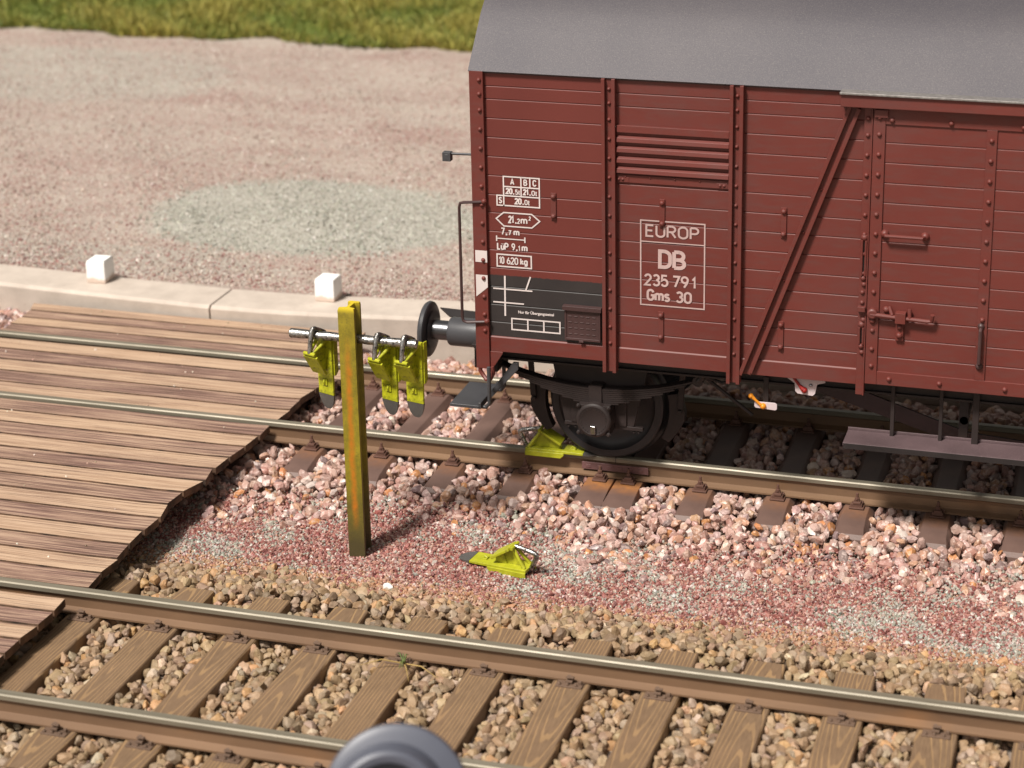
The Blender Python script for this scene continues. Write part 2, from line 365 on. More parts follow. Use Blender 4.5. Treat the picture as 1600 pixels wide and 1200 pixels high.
# ------------------------------------------------------------ stones
import bmesh
def ico(sub):
    b = bmesh.new(); bmesh.ops.create_icosphere(b, subdivisions=sub, radius=1); b.verts.ensure_lookup_table()
    V = np.array([v.co[:] for v in b.verts]); F = np.array([[v.index for v in f.verts] for f in b.faces]); b.free(); return V, F
def proto(sub, planes, sharp, r_):
    V, F = ico(sub); V = V+r_.normal(0, .05, V.shape); n = r_.normal(size=(planes, 3)); n /= np.linalg.norm(n, axis=1)[:, None]
    h = r_.uniform(.58, .98, planes); d = V@n.T; t = np.where(d > .05, h/np.maximum(d, .05), 50.)
    r = (t**-sharp).sum(1)**(-1/sharp); r = np.minimum(r, 1.25)
    return V*r[:, None]*(1+r_.normal(0, .035, (len(V), 1))), F
def cloud(name, P, size, cols, mat, sub=2, protos=24, planes=10, sharp=45, flat=.8, seed=1):
    r_ = np.random.default_rng(seed); pr = [proto(sub, planes, sharp, r_) for _ in range(protos)]
    nv = len(pr[0][0]); F0 = pr[0][1]; n = len(P); A = np.array([p[0] for p in pr])
    V = A[r_.integers(0, protos, n)]
    sc = np.stack([size*r_.uniform(.8, 1.35, n), size*r_.uniform(.75, 1.1, n), size*flat*r_.uniform(.75, 1.15, n)], 1)
    V = V*sc[:, None, :]
    q = r_.normal(size=(n, 4)); q[:, 0] += 1.2; q /= np.linalg.norm(q, axis=1)[:, None]
    yaw = r_.uniform(0, 2*np.pi, n); cy, sy = np.cos(yaw), np.sin(yaw)
    w_, x, y, z = q.T
    Rm = np.stack([np.stack([1-2*(y*y+z*z), 2*(x*y-z*w_), 2*(x*z+y*w_)], 1), np.stack([2*(x*y+z*w_), 1-2*(x*x+z*z), 2*(y*z-x*w_)], 1),
                   np.stack([2*(x*z-y*w_), 2*(y*z+x*w_), 1-2*(x*x+y*y)], 1)], 1)
    V = np.einsum('nij,nvj->nvi', Rm, V)
    V = np.stack([V[..., 0]*cy[:, None]-V[..., 1]*sy[:, None], V[..., 0]*sy[:, None]+V[..., 1]*cy[:, None], V[..., 2]], -1)
    V = V+P[:, None, :]
    F = (F0[None]+(np.arange(n)*nv)[:, None, None]).reshape(-1, 3)
    C = np.repeat(cols, nv, 0)
    return arrmesh(name, V.reshape(-1, 3), F, mat, C, smooth=False)
def jgrid(x0, x1, y0, y1, s, r_, jit=.45):
    gx, gy = np.meshgrid(np.arange(x0, x1, s), np.arange(y0, y1, s*.9)); gx = gx.ravel(); gy = gy.ravel()
    return gx+r_.uniform(-jit, jit, len(gx))*s, gy+r_.uniform(-jit, jit, len(gy))*s
def pick(pal, w_, n, r_, var=.14):
    pal = np.array(pal); i = r_.choice(len(pal), n, p=np.array(w_)/sum(w_)); c = pal[i]
    return np.clip(c*r_.uniform(1-var, 1+var, (n, 1))*r_.uniform(.95, 1.05, (n, 3)), 0, 1)

# ------------------------------------------------------------ ground
DY0, DY1 = -.0, 0
C1, C2 = -.036, -4.954       # track centre lines
S1X = [-3.46-.666*i for i in range(7, 0, -1)]+[-3.46, -2.794, -2.128, -1.462, -.796]
S1J = [-.122, .130]
S1X2 = [.758+.666*i for i in range(0, 8)]
S1 = S1X+S1J+S1X2
S2 = [-3.219+.635*i for i in range(-7, 15)]
g = MB(); g.add([(-60, -40, -.42), (60, -40, -.42), (60, 60, -.42), (-60, 60, -.42)], [(0, 1, 2, 3)])
tag(g.build('ground', M['earth']), kind='structure')
# ballast beds (low embankments) under the stones
def bed(cy, half, top, name, mat, foot=.45):
    m = MB(); m.prism([(cy-half-foot, -.419), (cy-half, top), (cy+half, top), (cy+half+foot, -.419)], 0, -12, 9)
    return tag(m.build(name, mat), kind='structure')
bed(C1, 1.35, -.335, 'far_track_bed', M['earth'], .6); bed(C2, 1.42, -.315, 'near_track_bed', M['earth'], .35)
# sandy strip between tracks
n = 90; V = []; F = []
for j, yy in enumerate(np.linspace(-3.45, -1.6, 10)):
    for i, xx in enumerate(np.linspace(-12, 9, n)):
        V.append((xx, yy, -.345+.010*math.sin(xx*2.3+yy)+.008*math.sin(yy*5+xx)))
for j in range(9):
    for i in range(n-1): F.append((j*n+i, j*n+i+1, (j+1)*n+i+1, (j+1)*n+i))
m = MB(); m.add(V, F); tag(m.build('sand_path', M['sand']), kind='structure')
# gravel yard behind the kerb
nx, ny = 120, 60; V = []; F = []
for j in range(ny):
    for i in range(nx):
        xx = -32+i*46/(nx-1); yy = 2.25+j*13.2/(ny-1)
        zz = .07+.035*math.sin(xx*.8+yy*.6)*math.sin(yy*.9)*min(1, (yy-2.25)/2)+.012*math.sin(xx*3.1+yy*2.2)+.01*math.sin(yy*4.1-xx*1.3)
        if j == ny-1: zz = -.3
        V.append((xx, yy+(.16*math.sin(xx*1.7)+.1*math.sin(xx*4.3+1)+.06*math.sin(xx*9))*(j > ny-4), zz))
for j in range(ny-1):
    for i in range(nx-1): F.append((j*nx+i, j*nx+i+1, (j+1)*nx+i+1, (j+1)*nx+i))
m = MB(); m.add(V, F); tag(m.build('gravel_yard', M['yard'], smooth=80), kind='structure')
m = MB(); m.add([(-60, 13.6, .03), (60, 13.6, .03), (60, 16, .1), (-60, 16, .1), (60, 60, 1.5), (-60, 60, 1.5)], [(0, 1, 2, 3), (3, 2, 4, 5)])
tag(m.build('meadow', M['turf']), kind='structure')
# grass
r_ = np.random.default_rng(3); N = 150000
bx = r_.uniform(-19, -3, N); by = 14.1+r_.uniform(0, 1, N)**1.2*9.0
edge = 14.15+.16*np.sin(bx*1.7)+.12*np.sin(bx*4.3+1)
ok = by > edge; bx, by = bx[ok], by[ok]; N = len(bx)
cl = np.sin(bx*1.9+np.sin(by*1.3)*2)*np.sin(by*1.6+bx*.7)
hgt = r_.uniform(.07, .22, N)*(1+.35*cl); wd = r_.uniform(.015, .035, N); ang = r_.uniform(0, np.pi, N); lx = r_.normal(0, .11, N); ly = r_.normal(0, .11, N)
bz = np.where(by > 16, .1+(by-16)*.032, .03+(by-13.6)*.029)-.01
P0 = np.stack([bx-wd*np.cos(ang), by-wd*np.sin(ang), bz], 1); P1 = np.stack([bx+wd*np.cos(ang), by+wd*np.sin(ang), bz], 1)
P2 = np.stack([bx+lx, by+ly, bz+hgt], 1); V = np.stack([P0, P1, P2], 1).reshape(-1, 3); F = np.arange(N*3).reshape(-1, 3)
t = np.clip(.5+.5*cl+r_.normal(0, .3, N), 0, 1)[:, None]
cc = (1-t)*np.array([.12, .165, .02])+t*np.array([.34, .29, .06]); cc = cc*r_.uniform(.7, 1.3, (N, 1))
o = arrmesh('grass', V, F, M['blade'], np.repeat(cc, 3, 0), smooth=False)
tag(o, 'short yellow green grass growing along the far edge of the gravel yard', 'grass', kind='stuff')

# ------------------------------------------------------------ ballast stones
def in_sleeper(x, y, xs, cy, half, hw):
    xs = np.array(xs); d = np.abs(x[:, None]-xs[None]).min(1); return (d < hw) & (np.abs(y-cy) < half)
def near_rail(y, cy, rr=.075): return (np.abs(y-(cy+.7525)) < rr) | (np.abs(y-(cy-.7525)) < rr)
def heap(y, cy, half, top, foot, low):
    d = np.abs(y-cy)-half; return np.where(d < 0, top, np.maximum(low, top-(top-low)*np.clip(d/foot, 0, 1)))
PINK = [(.43, .27, .225), (.48, .33, .285), (.45, .26, .175), (.46, .21, .09), (.24, .165, .155), (.60, .49, .44), (.36, .20, .16)]
PW = [32, 22, 17, 5, 10, 6, 16]
def pink(x0, x1, y0, y1, seed):
    r_ = np.random.default_rng(seed); X, Y, Z, SZ = [], [], [], []
    for layer in range(3):
        s = (.088, .082, .11)[layer]
        x, y = jgrid(x0, x1, y0, y1, s, r_)
        edge = -2.02-.16*np.sin(x*1.6+.6)-.09*np.sin(x*4.1)-.07*np.sin(x*9.7)-.10*(x > 0)
        sz = r_.uniform(.031, .058, len(x))
        if layer == 2:
            keep = r_.uniform(0, 1, len(x)) < .5; x, y, sz, edge = x[keep], y[keep], sz[keep], edge[keep]; sz *= .95
        zt = heap(y, C1, 1.30, -.235, .65, -.36)+.012*np.sin(x*5+y*3)
        fr = np.abs(y-C1) < .70
        zt = zt-.02*fr
        z = zt+(-.045, .012, .040)[layer]+r_.uniform(-.018, .018, len(x))-sz*.3
        keep = ~in_sleeper(x, y, S1, C1, 1.33, .135+.01) & (y > edge+r_.normal(0, .06, len(x)))
        keep &= ~(near_rail(y, C1-.0) & (z+sz > -.20))
        X.append(x[keep]); Y.append(y[keep]); Z.append(z[keep]); SZ.append(sz[keep])
    x, y, z, sz = map(np.concatenate, (X, Y, Z, SZ)); n = len(x)
    sz = np.where((y > 1.3) & (r_.uniform(0, 1, n) < .12), sz*1.4, sz)
    keep = ~((x > -3.62) & (x < -3.4) & (r_.uniform(0, 1, n) < .2))
    return np.stack([x, y, z], 1), sz, pick(PINK, PW, n, r_)
P, s_, c_ = pink(-3.75, 5.0, -2.5, 1.78, 21)
P2, s2, c2 = pink(-8.6, -6.75, .7, 2.0, 22)
P2[:, 2] += .12*np.clip((P2[:, 1]-1.0), 0, 1)
o = cloud('pink_ballast', np.r_[P, P2], np.r_[s_, s2], np.r_[c_, c2], M['pinkstone'], seed=31, sub=2)
tag(o, 'pale pink and orange quartz ballast stones around the far track', 'ballast', kind='stuff')
BR = [(.29, .195, .112), (.36, .248, .148), (.26, .178, .115), (.42, .245, .115), (.32, .238, .172), (.16, .108, .068), (.50, .39, .285), (.43, .275, .172)]
BW = [30, 18, 20, 7, 14, 8, 3, 3]
r_ = np.random.default_rng(41); X, Y, Z, SZ = [], [], [], []
for layer in range(3):
    s = (.078, .072, .10)[layer]
    x, y = jgrid(-6.4, 5.0, -7.2, -2.7, s, r_); sz = r_.uniform(.028, .054, len(x))
    edge = -3.02+.05*np.sin(x*2.1)+.04*np.sin(x*5.3)
    if layer == 2:
        keep = r_.uniform(0, 1, len(x)) < .5; x, y, sz, edge = x[keep], y[keep], sz[keep], edge[keep]
    inn = np.abs(y-C2) < 1.30
    zt = np.where(inn, -.262, heap(y, C2, 1.42, -.235, .45, -.355))
    out = (np.abs(y-C2) > 1.34) & (np.abs(y-C2) < 1.5); zt = zt+.02*out
    z = zt+(-.035, .012, .036)[layer]+r_.uniform(-.014, .014, len(x))-sz*.3
    keep = ~in_sleeper(x, y, S2, C2, 1.32, .14+.012) & (y < edge+r_.normal(0, .05, len(x)))
    keep &= ~(near_rail(y, C2) & (z+sz > -.20)) & ~((y > -5.6) & (x < -3.55-(y+4)*.0)) & ~((y > -4.1) & (x < -3.5))
    X.append(x[keep]); Y.append(y[keep]); Z.append(z[keep]); SZ.append(sz[keep])
x, y, z, sz = map(np.concatenate, (X, Y, Z, SZ)); n = len(x)
cc = pick(BR, BW, n, r_)
o = cloud('brown_ballast', np.stack([x, y, z], 1), sz, cc, M['brownstone'], seed=42, sub=2)
tag(o, 'tan and grey brown limestone ballast stones around the near track', 'ballast', kind='stuff')
# coloured grit between the tracks
r_ = np.random.default_rng(51); N = 72000
x = r_.uniform(-3.75, 5, N); y = r_.uniform(-3.2, -1.55, N)
top = -1.80-.12*np.sin(x*1.6+.6); bot = -3.03+.05*np.sin(x*2.1)+.04*np.sin(x*5.3)
keep = (y > bot+r_.normal(0, .045, N)) & (y < top+r_.normal(0, .14, N)); x, y = x[keep], y[keep]; N = len(x)
def vn(x, y, f, ph):
    return (np.sin(x*f+ph)+np.sin(y*f*1.7+ph*2+x*f*.5)+np.sin(x*f*2.3-y*f*2.1+ph*3)+.7*np.sin(x*f*4.7+y*f*3.9+ph))/3.7
pg = vn(x, y, 2.1, 1.3)+.3*vn(x, y, 6.3, 4.0)+r_.normal(0, .20, N)
grey = pg > .27
red = pick([(.24, .078, .066), (.33, .145, .12), (.15, .050, .045), (.43, .28, .235), (.38, .19, .14), (.52, .42, .38), (.31, .30, .25)], [26, 26, 15, 13, 10, 5, 8], N, r_, .2)
gry = pick([(.31, .30, .25), (.38, .36, .31), (.20, .20, .165), (.40, .28, .24), (.55, .54, .50), (.24, .09, .08)], [26, 22, 14, 22, 6, 20], N, r_, .2)
orange = pick([(.38, .20, .11), (.42, .27, .17), (.32, .18, .11)], [3, 2, 2], N, r_, .2)
cc = np.where(grey[:, None], gry, red)
cc = np.where(((y < -2.88+r_.normal(0, .07, N)) & (r_.uniform(0, 1, N) < .75))[:, None], orange, cc)
sz = r_.uniform(.009, .0185, N); sz = np.where(r_.uniform(0, 1, N) < .02, sz*1.7, sz)
z = -.34+.010*np.sin(x*2.3+y)+.008*np.sin(y*5+x)+r_.uniform(-.004, .010, N)
rise = np.clip((y+2.0)/.5, 0, 1)*.09; z = z+rise
o = cloud('coloured_grit', np.stack([x, y, z], 1), sz, cc, M['grain'], seed=52, sub=1, planes=8, protos=10)
tag(o, 'fine red, pink and grey green grit lying between the two tracks', 'grit', kind='stuff')
# loose grains strewn over the yard so its surface is not flat
r_ = np.random.default_rng(61); N = 52000
y = 2.4+11.6*r_.uniform(0, 1, N)**1.5; x = r_.uniform(-1, 1, N)*(4.2+.28*y)-4.6-.52*y
keep = (y > 2.42) & (x < .5) ; x, y = x[keep], y[keep]; N = len(x)
inp = ((x+5.25)/2.1)**2+((y-5)/1.5)**2+r_.normal(0, .15, N) < 1
ca = pick([(.21, .09, .08), (.36, .28, .235), (.44, .37, .32), (.22, .18, .145), (.60, .54, .49), (.34, .21, .18)], [17, 28, 28, 12, 4, 14], N, r_)
cb = pick([(.30, .30, .255), (.41, .40, .35), (.20, .20, .165), (.58, .56, .51)], [10, 10, 7, 2], N, r_)
zz = .07+.035*np.sin(x*.8+y*.6)*np.sin(y*.9)*np.minimum(1, (y-2.25)/2)+.012*np.sin(x*3.1+y*2.2)+.01*np.sin(y*4.1-x*1.3)
o = cloud('yard_grit', np.stack([x, y, zz], 1), r_.uniform(.010, .022, N), np.where(inp[:, None], cb, ca), M['grain'], seed=62, sub=1, planes=8, protos=8, flat=.6)
tag(o, 'loose reddish and grey grit strewn over the gravel yard', 'grit', kind='stuff')

# ------------------------------------------------------------ tracks
HEAD = [(.036, -.010), (.028, 0), (-.028, 0), (-.036, -.010), (-.036, -.042), (-.011, -.060), (-.011, -.145), (-.070, -.166), (-.070, -.180),
        (.070, -.180), (.070, -.166), (.011, -.145), (.011, -.060), (.036, -.042)]
def rail(parent, yc, z, x0=-12, x1=9):
    m = MB(); n = len(HEAD); vs = [(x0, yc+p[0], z+p[1]) for p in HEAD]+[(x1, yc+p[0], z+p[1]) for p in HEAD]
    fs = [(i, (i+1) % n, n+(i+1) % n, n+i) for i in range(n)]; mi = [0 if i in (0, 1, 2, 3, 13) else 1 for i in range(n)]
    mi[3] = 0; m.add(vs, fs, mi); m.add(vs, [tuple(range(n)), tuple(range(n, 2*n))], 1)
    return m.build('rail', [M['railtop'], M['railside']], parent, smooth=20)
t1 = tag(empty('railway_track', (0, C1, 0)), 'far railway track on smooth brown concrete sleepers in pink ballast, under the wagon', 'railway track', 'tracks')
t2 = tag(empty('railway_track', (0, C2, -.007)), 'near railway track on wood grained sleepers in tan ballast', 'railway track', 'tracks')
for yc in (.7525, -.7525):
    rail(t1, yc, 0); rail(t2, yc, 0)
# far track sleeper : lofted concrete shape
def con_sleeper(hw_top, hw_bot, seed):
    m = MB(); st = [(-1.335, -.30, .02, hw_bot), (-1.325, -.262, .02, hw_bot), (-1.29, -.232, hw_top+.02, hw_bot), (-1.20, -.216, hw_top+.008, hw_bot),
                    (-1.0, -.196, hw_top, hw_bot), (-.60, -.186, hw_top, hw_bot), (-.35, -.20, hw_top-.012, hw_bot), (0, -.212, hw_top-.02, hw_bot)]
    st = st+[(-a, b, c, d) for a, b, c, d in st[-2::-1]]
    rings = []
    for (y, z, ht, hb) in st:
        ht2 = ht if ht > .05 else hb-.012
        rings.append([(-hb, y, -.42), (-hb, y, z-.052), (-ht2, y, z), (ht2, y, z), (hb, y, z-.052), (hb, y, -.42)])
    m.loft(rings); o = m.build('sleeper', M['concrete'], t1, smooth=30, bevel=.006)
    at = o.data.attributes.new('rust', 'FLOAT', 'POINT')
    return o
cs = con_sleeper(.100, .138, 0)
# fastening : ribbed base plate, clip and bolt standing beside the rail foot
def k_fast(parent, y0, sgn):
    m = MB(); m.box(-.062, .062, y0-.150, y0+.150, -.187, -.176)
    for s in (-1, 1):
        yy = y0+s*.098
        m.box(-.046, .046, yy-.028, yy+.028, -.177, -.150); m.box(-.030, .034, yy-.034, yy+.020, -.151, -.132)
        m.box(-.022, .022, yy-.012, yy+.022, -.133, -.120)
        m.bolt(0, yy, -.121, .021, .020); m.tube([(0, yy, -.105), (0, yy, -.062)], .0125, 8)
        m.bolt(.045, yy-.02*s, -.15, .012, .006); 
    return m.build('fastening', M['fasten'], parent, bevel=.004, seg=1)
for yc in (-.7525, .7525): k_fast(cs, yc, 1)
cs.location.x = S1[0]
for xx in S1[1:]:
    if xx in S1J: continue
    c_ = copy_tree(cs, t1); c_.location.x = xx
js = con_sleeper(.117, .125, 1)
for v, vtx in enumerate(js.data.vertices):
    pass
for yc in (-.7525, .7525): k_fast(js, yc, 1)
js.location.x = S1J[0]
# rust strength as vertex attribute: strong only beside the rails of the joint sleepers
def rustify(o, k_):
    me = o.data; at = me.attributes['rust']
    at.data.foreach_set('value', [k_*max(0, 1-abs(abs(v.co.y)-.93)/.16)*(1 if v.co.z > -.3 else 0) for v in me.vertices])
js2 = copy_tree(js, t1); js2.location.x = S1J[1]
def subdiv_y(o):
    b = bmesh.new(); b.from_mesh(o.data); ge = [e for e in b.edges if abs(e.verts[0].co.y-e.verts[1].co.y) > .15]
    bmesh.ops.subdivide_edges(b, edges=ge, cuts=5, use_grid_fill=True); b.to_mesh(o.data); b.free()
for o_, kk in ((js, 1.0), (cs, .33)): subdiv_y(o_); rustify(o_, kk)
# fish plates at the joint
m = MB()
for s in (-1, 1):
    y0 = -.7525+s*.030
    m.box(-.300, .290, min(y0, y0+s*.014)-(.0), max(y0, y0+s*.014), -.128, -.062)
    for q in (-.24, -.14, -.05, .04, .13, .22): m.box(q-.022, q+.022, y0+s*.014-.004, y0+s*.014+.010, -.112, -.082)
fp = m.build('fish_plate', paint('joint_bar_purple_brown', (.145, .070, .068), .5, .3), t1, bevel=.003, seg=1)
m = MB(); m.box(-.003, .003, -.7525-.037, -.7525+.037, -.05, .0015); m.build('rail_joint', M['black'], t1)
# near track sleeper
m = MB(); rings = []
r_ = np.random.default_rng(5)
for y in np.linspace(-1.318, 1.318, 15):
    q = r_.uniform(-.004, .004, 4)
    rings.append([(-.140+q[0], y, -.42), (-.136+q[0], y, -.195+q[2]), (-.128+q[0], y, -.187+q[2]*.5), (.128+q[1], y, -.187+q[3]*.5), (.136+q[1], y, -.195+q[3]), (.140+q[1], y, -.42)])
m.loft(rings); ws = m.build('sleeper', M['wood'], t2, smooth=30)
m = MB()
def w_fast(parent, y0):
    m = MB(); m.box(-.095, .095, y0-.15, y0+.15, -.1885, -.176)
    for s in (-1, 1):
        yy = y0+s*.100
        m.box(-.030, .020, min(yy-s*.035, yy+s*.018), max(yy-s*.035, yy+s*.018), -.168, -.150)
        m.tube([(-.01, yy-s*.02, -.150), (-.01, yy-s*.01, -.125)], .016, 8); m.box(-.025, .03, yy-.012, yy+.012, -.135, -.122)
        for bx_ in (-.07, -.012, .05): m.bolt(bx_, yy+s*.030, -.178, .013, .014)
        m.box(.062, .085, yy-.012, yy+.012, -.178, -.150)
    return m.build('fastening', M['fastenw'], parent, bevel=.003, seg=1)
for yc in (-.7525, .7525): w_fast(ws, yc)
ws.location.x = S2[0]
for xx in S2[1:]: c_ = copy_tree(ws, t2); c_.location.x = xx

# ------------------------------------------------------------ kerb
def kerb(x0, x1, pts, label):
    """pts: (x, y_front) ; one cast block"""
    m = MB(); rings = []
    for x, yf in pts:
        rings.append([(x, yf+.012, -.42), (x, yf, .07), (x, yf+.035, .1), (x, yf+.56, .104), (x, yf+.60, -.42)])
    m.loft(rings); o = m.build('kerb_stone', M['kerb'], smooth=35, bevel=.008)
    return tag(o, label, 'kerb stone', 'kerb stones along the gravel yard')
kerb(0, 0, [(-10.6, 2.02), (-9.4, 1.93), (-8.2, 1.86), (-7.2, 1.80), (-6.2, 1.735), (-5.018, 1.682)], 'long pale kerb stone behind the timber crossing, with the left white block on it')
kerb(0, 0, [(-5.00, 1.678), (-4.2, 1.70), (-3.4, 1.79), (-2.6, 1.90), (-1.2, 2.02), (.2, 2.08)], 'pale kerb stone right of the joint, carrying the white block behind the yellow post')
kerb(0, 0, [(.22, 2.08), (1.8, 2.08), (3.4, 2.08), (4.8, 2.08)], 'pale kerb stone glimpsed in the shade beneath the wagon')
def cube_block(x0, y0, sx, sy, h, rz, label):
    m = MB(); 
    m.loft([[(-sx/2*q, -sy/2*q, z), (sx/2*q, -sy/2*q, z), (sx/2*q, sy/2*q, z), (-sx/2*q, sy/2*q, z)] for z, q in ((0, 1), (h*.5, 1.01), (h*.86, 1.0), (h*.97, .93), (h, .86))])
    o = m.build('marker_block', M['cubewhite'], smooth=40, bevel=.012); o.location = (x0+sx/2, y0+sy/2, .102); o.rotation_euler.z = rz
    return tag(o, label, 'marker block', 'white marker blocks on the kerb')
cube_block(-6.62, 2.05, .215, .24, .25, .05, 'white painted marker block on the kerb at the left, behind the timber crossing')
cube_block(-4.00, 2.09, .215, .23, .245, .0, 'white painted marker block on the kerb directly behind the yellow post')

# ------------------------------------------------------------ crossing panels
def panel(ys, xr, xl, dark0, label, seed, hump=0.0):
    """ys : board seams (from far to near), xr/xl: edge x as function of y"""
    r_ = np.random.default_rng(seed); m = MB(); tints = []
    top = -.028; th = .065
    for i in range(len(ys)-1):
        ya, yb = ys[i]-.0115, ys[i+1]+.0115
        n = 12; j0 = r_.uniform(-.010, .010); tint = (0.0 if (i+dark0) % 2 == 0 else .85)+r_.uniform(-.12, .18)
        o0 = len(m.v)
        # strip along x with top bottom ; ends follow the wavy edge
        xs0 = [xl(ya)+j0, xl(yb)+j0]; xs1 = [xr(ya)+j0, xr(yb)-j0]
        rings = []
        for t in np.linspace(0, 1, 24):
            xa = xs0[0]*(1-t)+xs1[0]*t; xb = xs0[1]*(1-t)+xs1[1]*t
            lift = .006*max(0, (t-.95)/.05)**2+r_.uniform(-.0003, .0003)
            rings.append([(xa, ya, top-th+lift), (xa, ya-.004, top+lift), (xb, yb+.004, top+lift), (xb, yb, top-th+lift)])
        nr = len(rings); vs = [p for r in rings for p in r]; fs = []; mi = []
        for a in range(nr-1):
            for b in range(4): fs.append((a*4+b, a*4+(b+1) % 4, (a+1)*4+(b+1) % 4, (a+1)*4+b)); mi.append(0 if b == 1 else 1)
        fs += [(3, 2, 1, 0), tuple(range((nr-1)*4, nr*4))]; mi += [1, 1]
        m.add(vs, fs, mi); tints += [tint]*len(vs)
    for i in range(len(ys)-1):
        ya, yb = ys[i]-.002, ys[i+1]+.002; o0 = len(m.v)
        m.box(max(xl(ya), xl(yb))+.03, min(xr(ya), xr(yb))-.03, yb, ya, top-.045, top-.012, 1); tints += [0]*8
    o = m.build('crossing_panel', [M['deck'], M['burnt']], smooth=30)
    a = o.data.attributes.new('tint', 'FLOAT', 'POINT'); a.data.foreach_set('value', tints)
    return tag(o, label, 'crossing panel', 'timber crossing panels')
def interp(pts):
    ys_ = [p[0] for p in pts]; xs_ = [p[1] for p in pts]
    def f(y): return float(np.interp(-y, [-a for a in ys_], xs_))
    return f
seam = lambda a, b, n: list(np.linspace(a, b, n+1))
panel(seam(1.66, .80, 4), interp([(1.97, -3.32), (1.63, -3.27), (1.2, -3.30), (.86, -3.20)]), interp([(1.97, -7.15), (1.4, -6.95), (.86, -6.93)]), 0,
      'timber crossing panel behind the far rail, against the kerb', 1)
panel(seam(.62, -.735, 5), interp([(.62, -2.97), (.41, -3.0), (.29, -3.07), (.1, -3.16), (-.08, -3.20), (-.47, -3.185), (-.74, -3.19)]), interp([(2, -9), (-2, -9)]), 0,
      'timber crossing panel between the two rails of the far track', 2)
panel(seam(-.845, -4.145, 13), interp([(-.79, -3.20), (-1.09, -3.21), (-1.44, -3.235), (-1.91, -3.285), (-2.17, -3.245), (-2.37, -3.335), (-2.58, -3.34), (-2.87, -3.28), (-3.12, -3.295), (-3.39, -3.30), (-3.64, -3.255), (-3.87, -3.26), (-4.11, -3.24)]),
      interp([(2, -9), (-8, -9)]), 1, 'large timber crossing panel of thirteen boards between the two tracks', 3, 1)
panel(seam(-4.33, -5.65, 6), interp([(-4.30, -3.35), (-4.44, -3.27), (-4.58, -3.30), (-4.75, -3.305), (-5.06, -3.32), (-5.27, -3.315), (-5.65, -3.30)]), interp([(2, -9), (-8, -9)]), 0,
      'timber crossing panel between the rails of the near track, lower left', 4, 1)
# bearers under the panel ends
for (yy0, yy1, kk) in ():
    pass

# ------------------------------------------------------------ rail skid (wheel stop shoe)
def make_skate(mat):
    root = empty('rail_skid')
    m = MB(); hw = .080
    m.prism([(0, 0), (.520, 0), (.520, .022), (0, .028)], 1, -hw, hw)
    for s in (-1, 1): m.prism([(0.0, -.040), (.32, -.040), (.35, -.014), (.35, .008), (0, .008)], 1, min(s*hw, s*(hw+.012)), max(s*hw, s*(hw+.012)))
    m.build('sole', mat, root, bevel=.004, seg=1)
    m = MB(); m.loft([[(.521, -hw*f, 0), (.521, hw*f, 0), (.521, hw*f, .021), (.521, -hw*f, .021)] if i == 0 else [(x, -hw*f, 0), (x, hw*f, 0), (x, hw*f, h), (x, -hw*f, h)]
                      for i, (x, f, h) in enumerate(((.521, 1, .021), (.565, .90, .016), (.61, .70, .010), (.636, .45, .006), (.648, .24, .004)))])
    m.build('tip', M['tip'], root, smooth=20)
    m = MB(); T = Matrix.Translation((.232, 0, .130)) @ Matrix.Rotation(R(31), 4, 'Y')
    m.box(-.100, .100, -.074, .074, -.011, .011, T=T)
    m.build('brake_plate', mat, root, bevel=.004, seg=1)
    m = MB()
    for s in (-1, 1): m.tube([(.025, s*.050, .024), (.08, s*.035, .10), (.130, s*.014, .182)], [.017, .015, .014], 8)
    m.prism([(.05, .026), (.31, .026), (.305, .070), (.140, .172)], 1, -.012, .012)
    m.prism([(.20, .026), (.30, .026), (.29, .078), (.22, .115)], 1, -.022, .022)
    m.tube([(.125, -.060, .188), (.125, .060, .188)], .016, 8)
    m.box(.385, .440, -.026, .026, .018, .034); m.tube([(.387, 0, .032), (.41, 0, .042), (.43, 0, .032)], .010, 8)
    m.build('bracket', mat, root, bevel=.003, seg=1)
    m = MB(); m.tube([(.120, 0, .188), (.03, 0, .172), (-.048, 0, .155), (-.068, 0, .140), (-.066, 0, .118), (-.038, 0, .062), (-.006, 0, .010)], [.019, .020, .021, .022, .021, .020, .020], 10)
    m.build('handle', M['silver'], root)
    return root
sk = make_skate(M['yg'])
BZ, BY = 1.507, -2.43      # the rack bar
def hang(o, x, rz, dz, tilt=0.0):
    # local x -> down, local z -> towards viewer
    zl = Vector((-math.sin(rz), -math.cos(rz), 0)); xl = Vector((-.0, 0, -1)); xl = (xl+zl*tilt).normalized(); yl = zl.cross(xl).normalized(); zl = xl.cross(yl)
    Rm = Matrix((xl, yl, zl)).transposed().to_4x4()
    o.matrix_world = Matrix.Translation(Vector((x, BY, BZ))-Rm.to_3x3() @ Vector((-.008, 0, .106+dz))) @ Rm
tag(sk, 'yellow green rail skid hanging alone from the rack bar, left of the post', 'rail skid', 'rail skids')
sk.name = 'rail_skid'
hang(sk, -2.02, R(20), 0)
s2 = copy_tree(sk); hang(s2, -1.475, R(19), 0); s2['label'] = 'yellow green rail skid hanging on the rack bar immediately right of the post'
s3 = copy_tree(sk); hang(s3, -1.255, R(14), 0); s3['label'] = 'yellow green rail skid hanging at the right end of the bar, nearest the wagon buffer'
s4 = make_skate(M['ygc']); tag(s4, 'bright yellow green rail skid lying loose on the red grit', 'rail skid', 'rail skids')
s4.matrix_world = Matrix.Translation((-.255, -2.50, -.283)) @ Matrix.Rotation(R(168), 4, 'Z') @ Matrix.Rotation(R(2), 4, 'Y') @ Matrix.Rotation(R(-4), 4, 'X')
s5 = copy_tree(s4); s5['label'] = 'yellow green rail skid set on the rail head, its tip wedged under the wagon wheel'
s5.matrix_world = Matrix.Translation((-.80, -.7885, .002)) @ Matrix.Rotation(0, 4, 'Z')

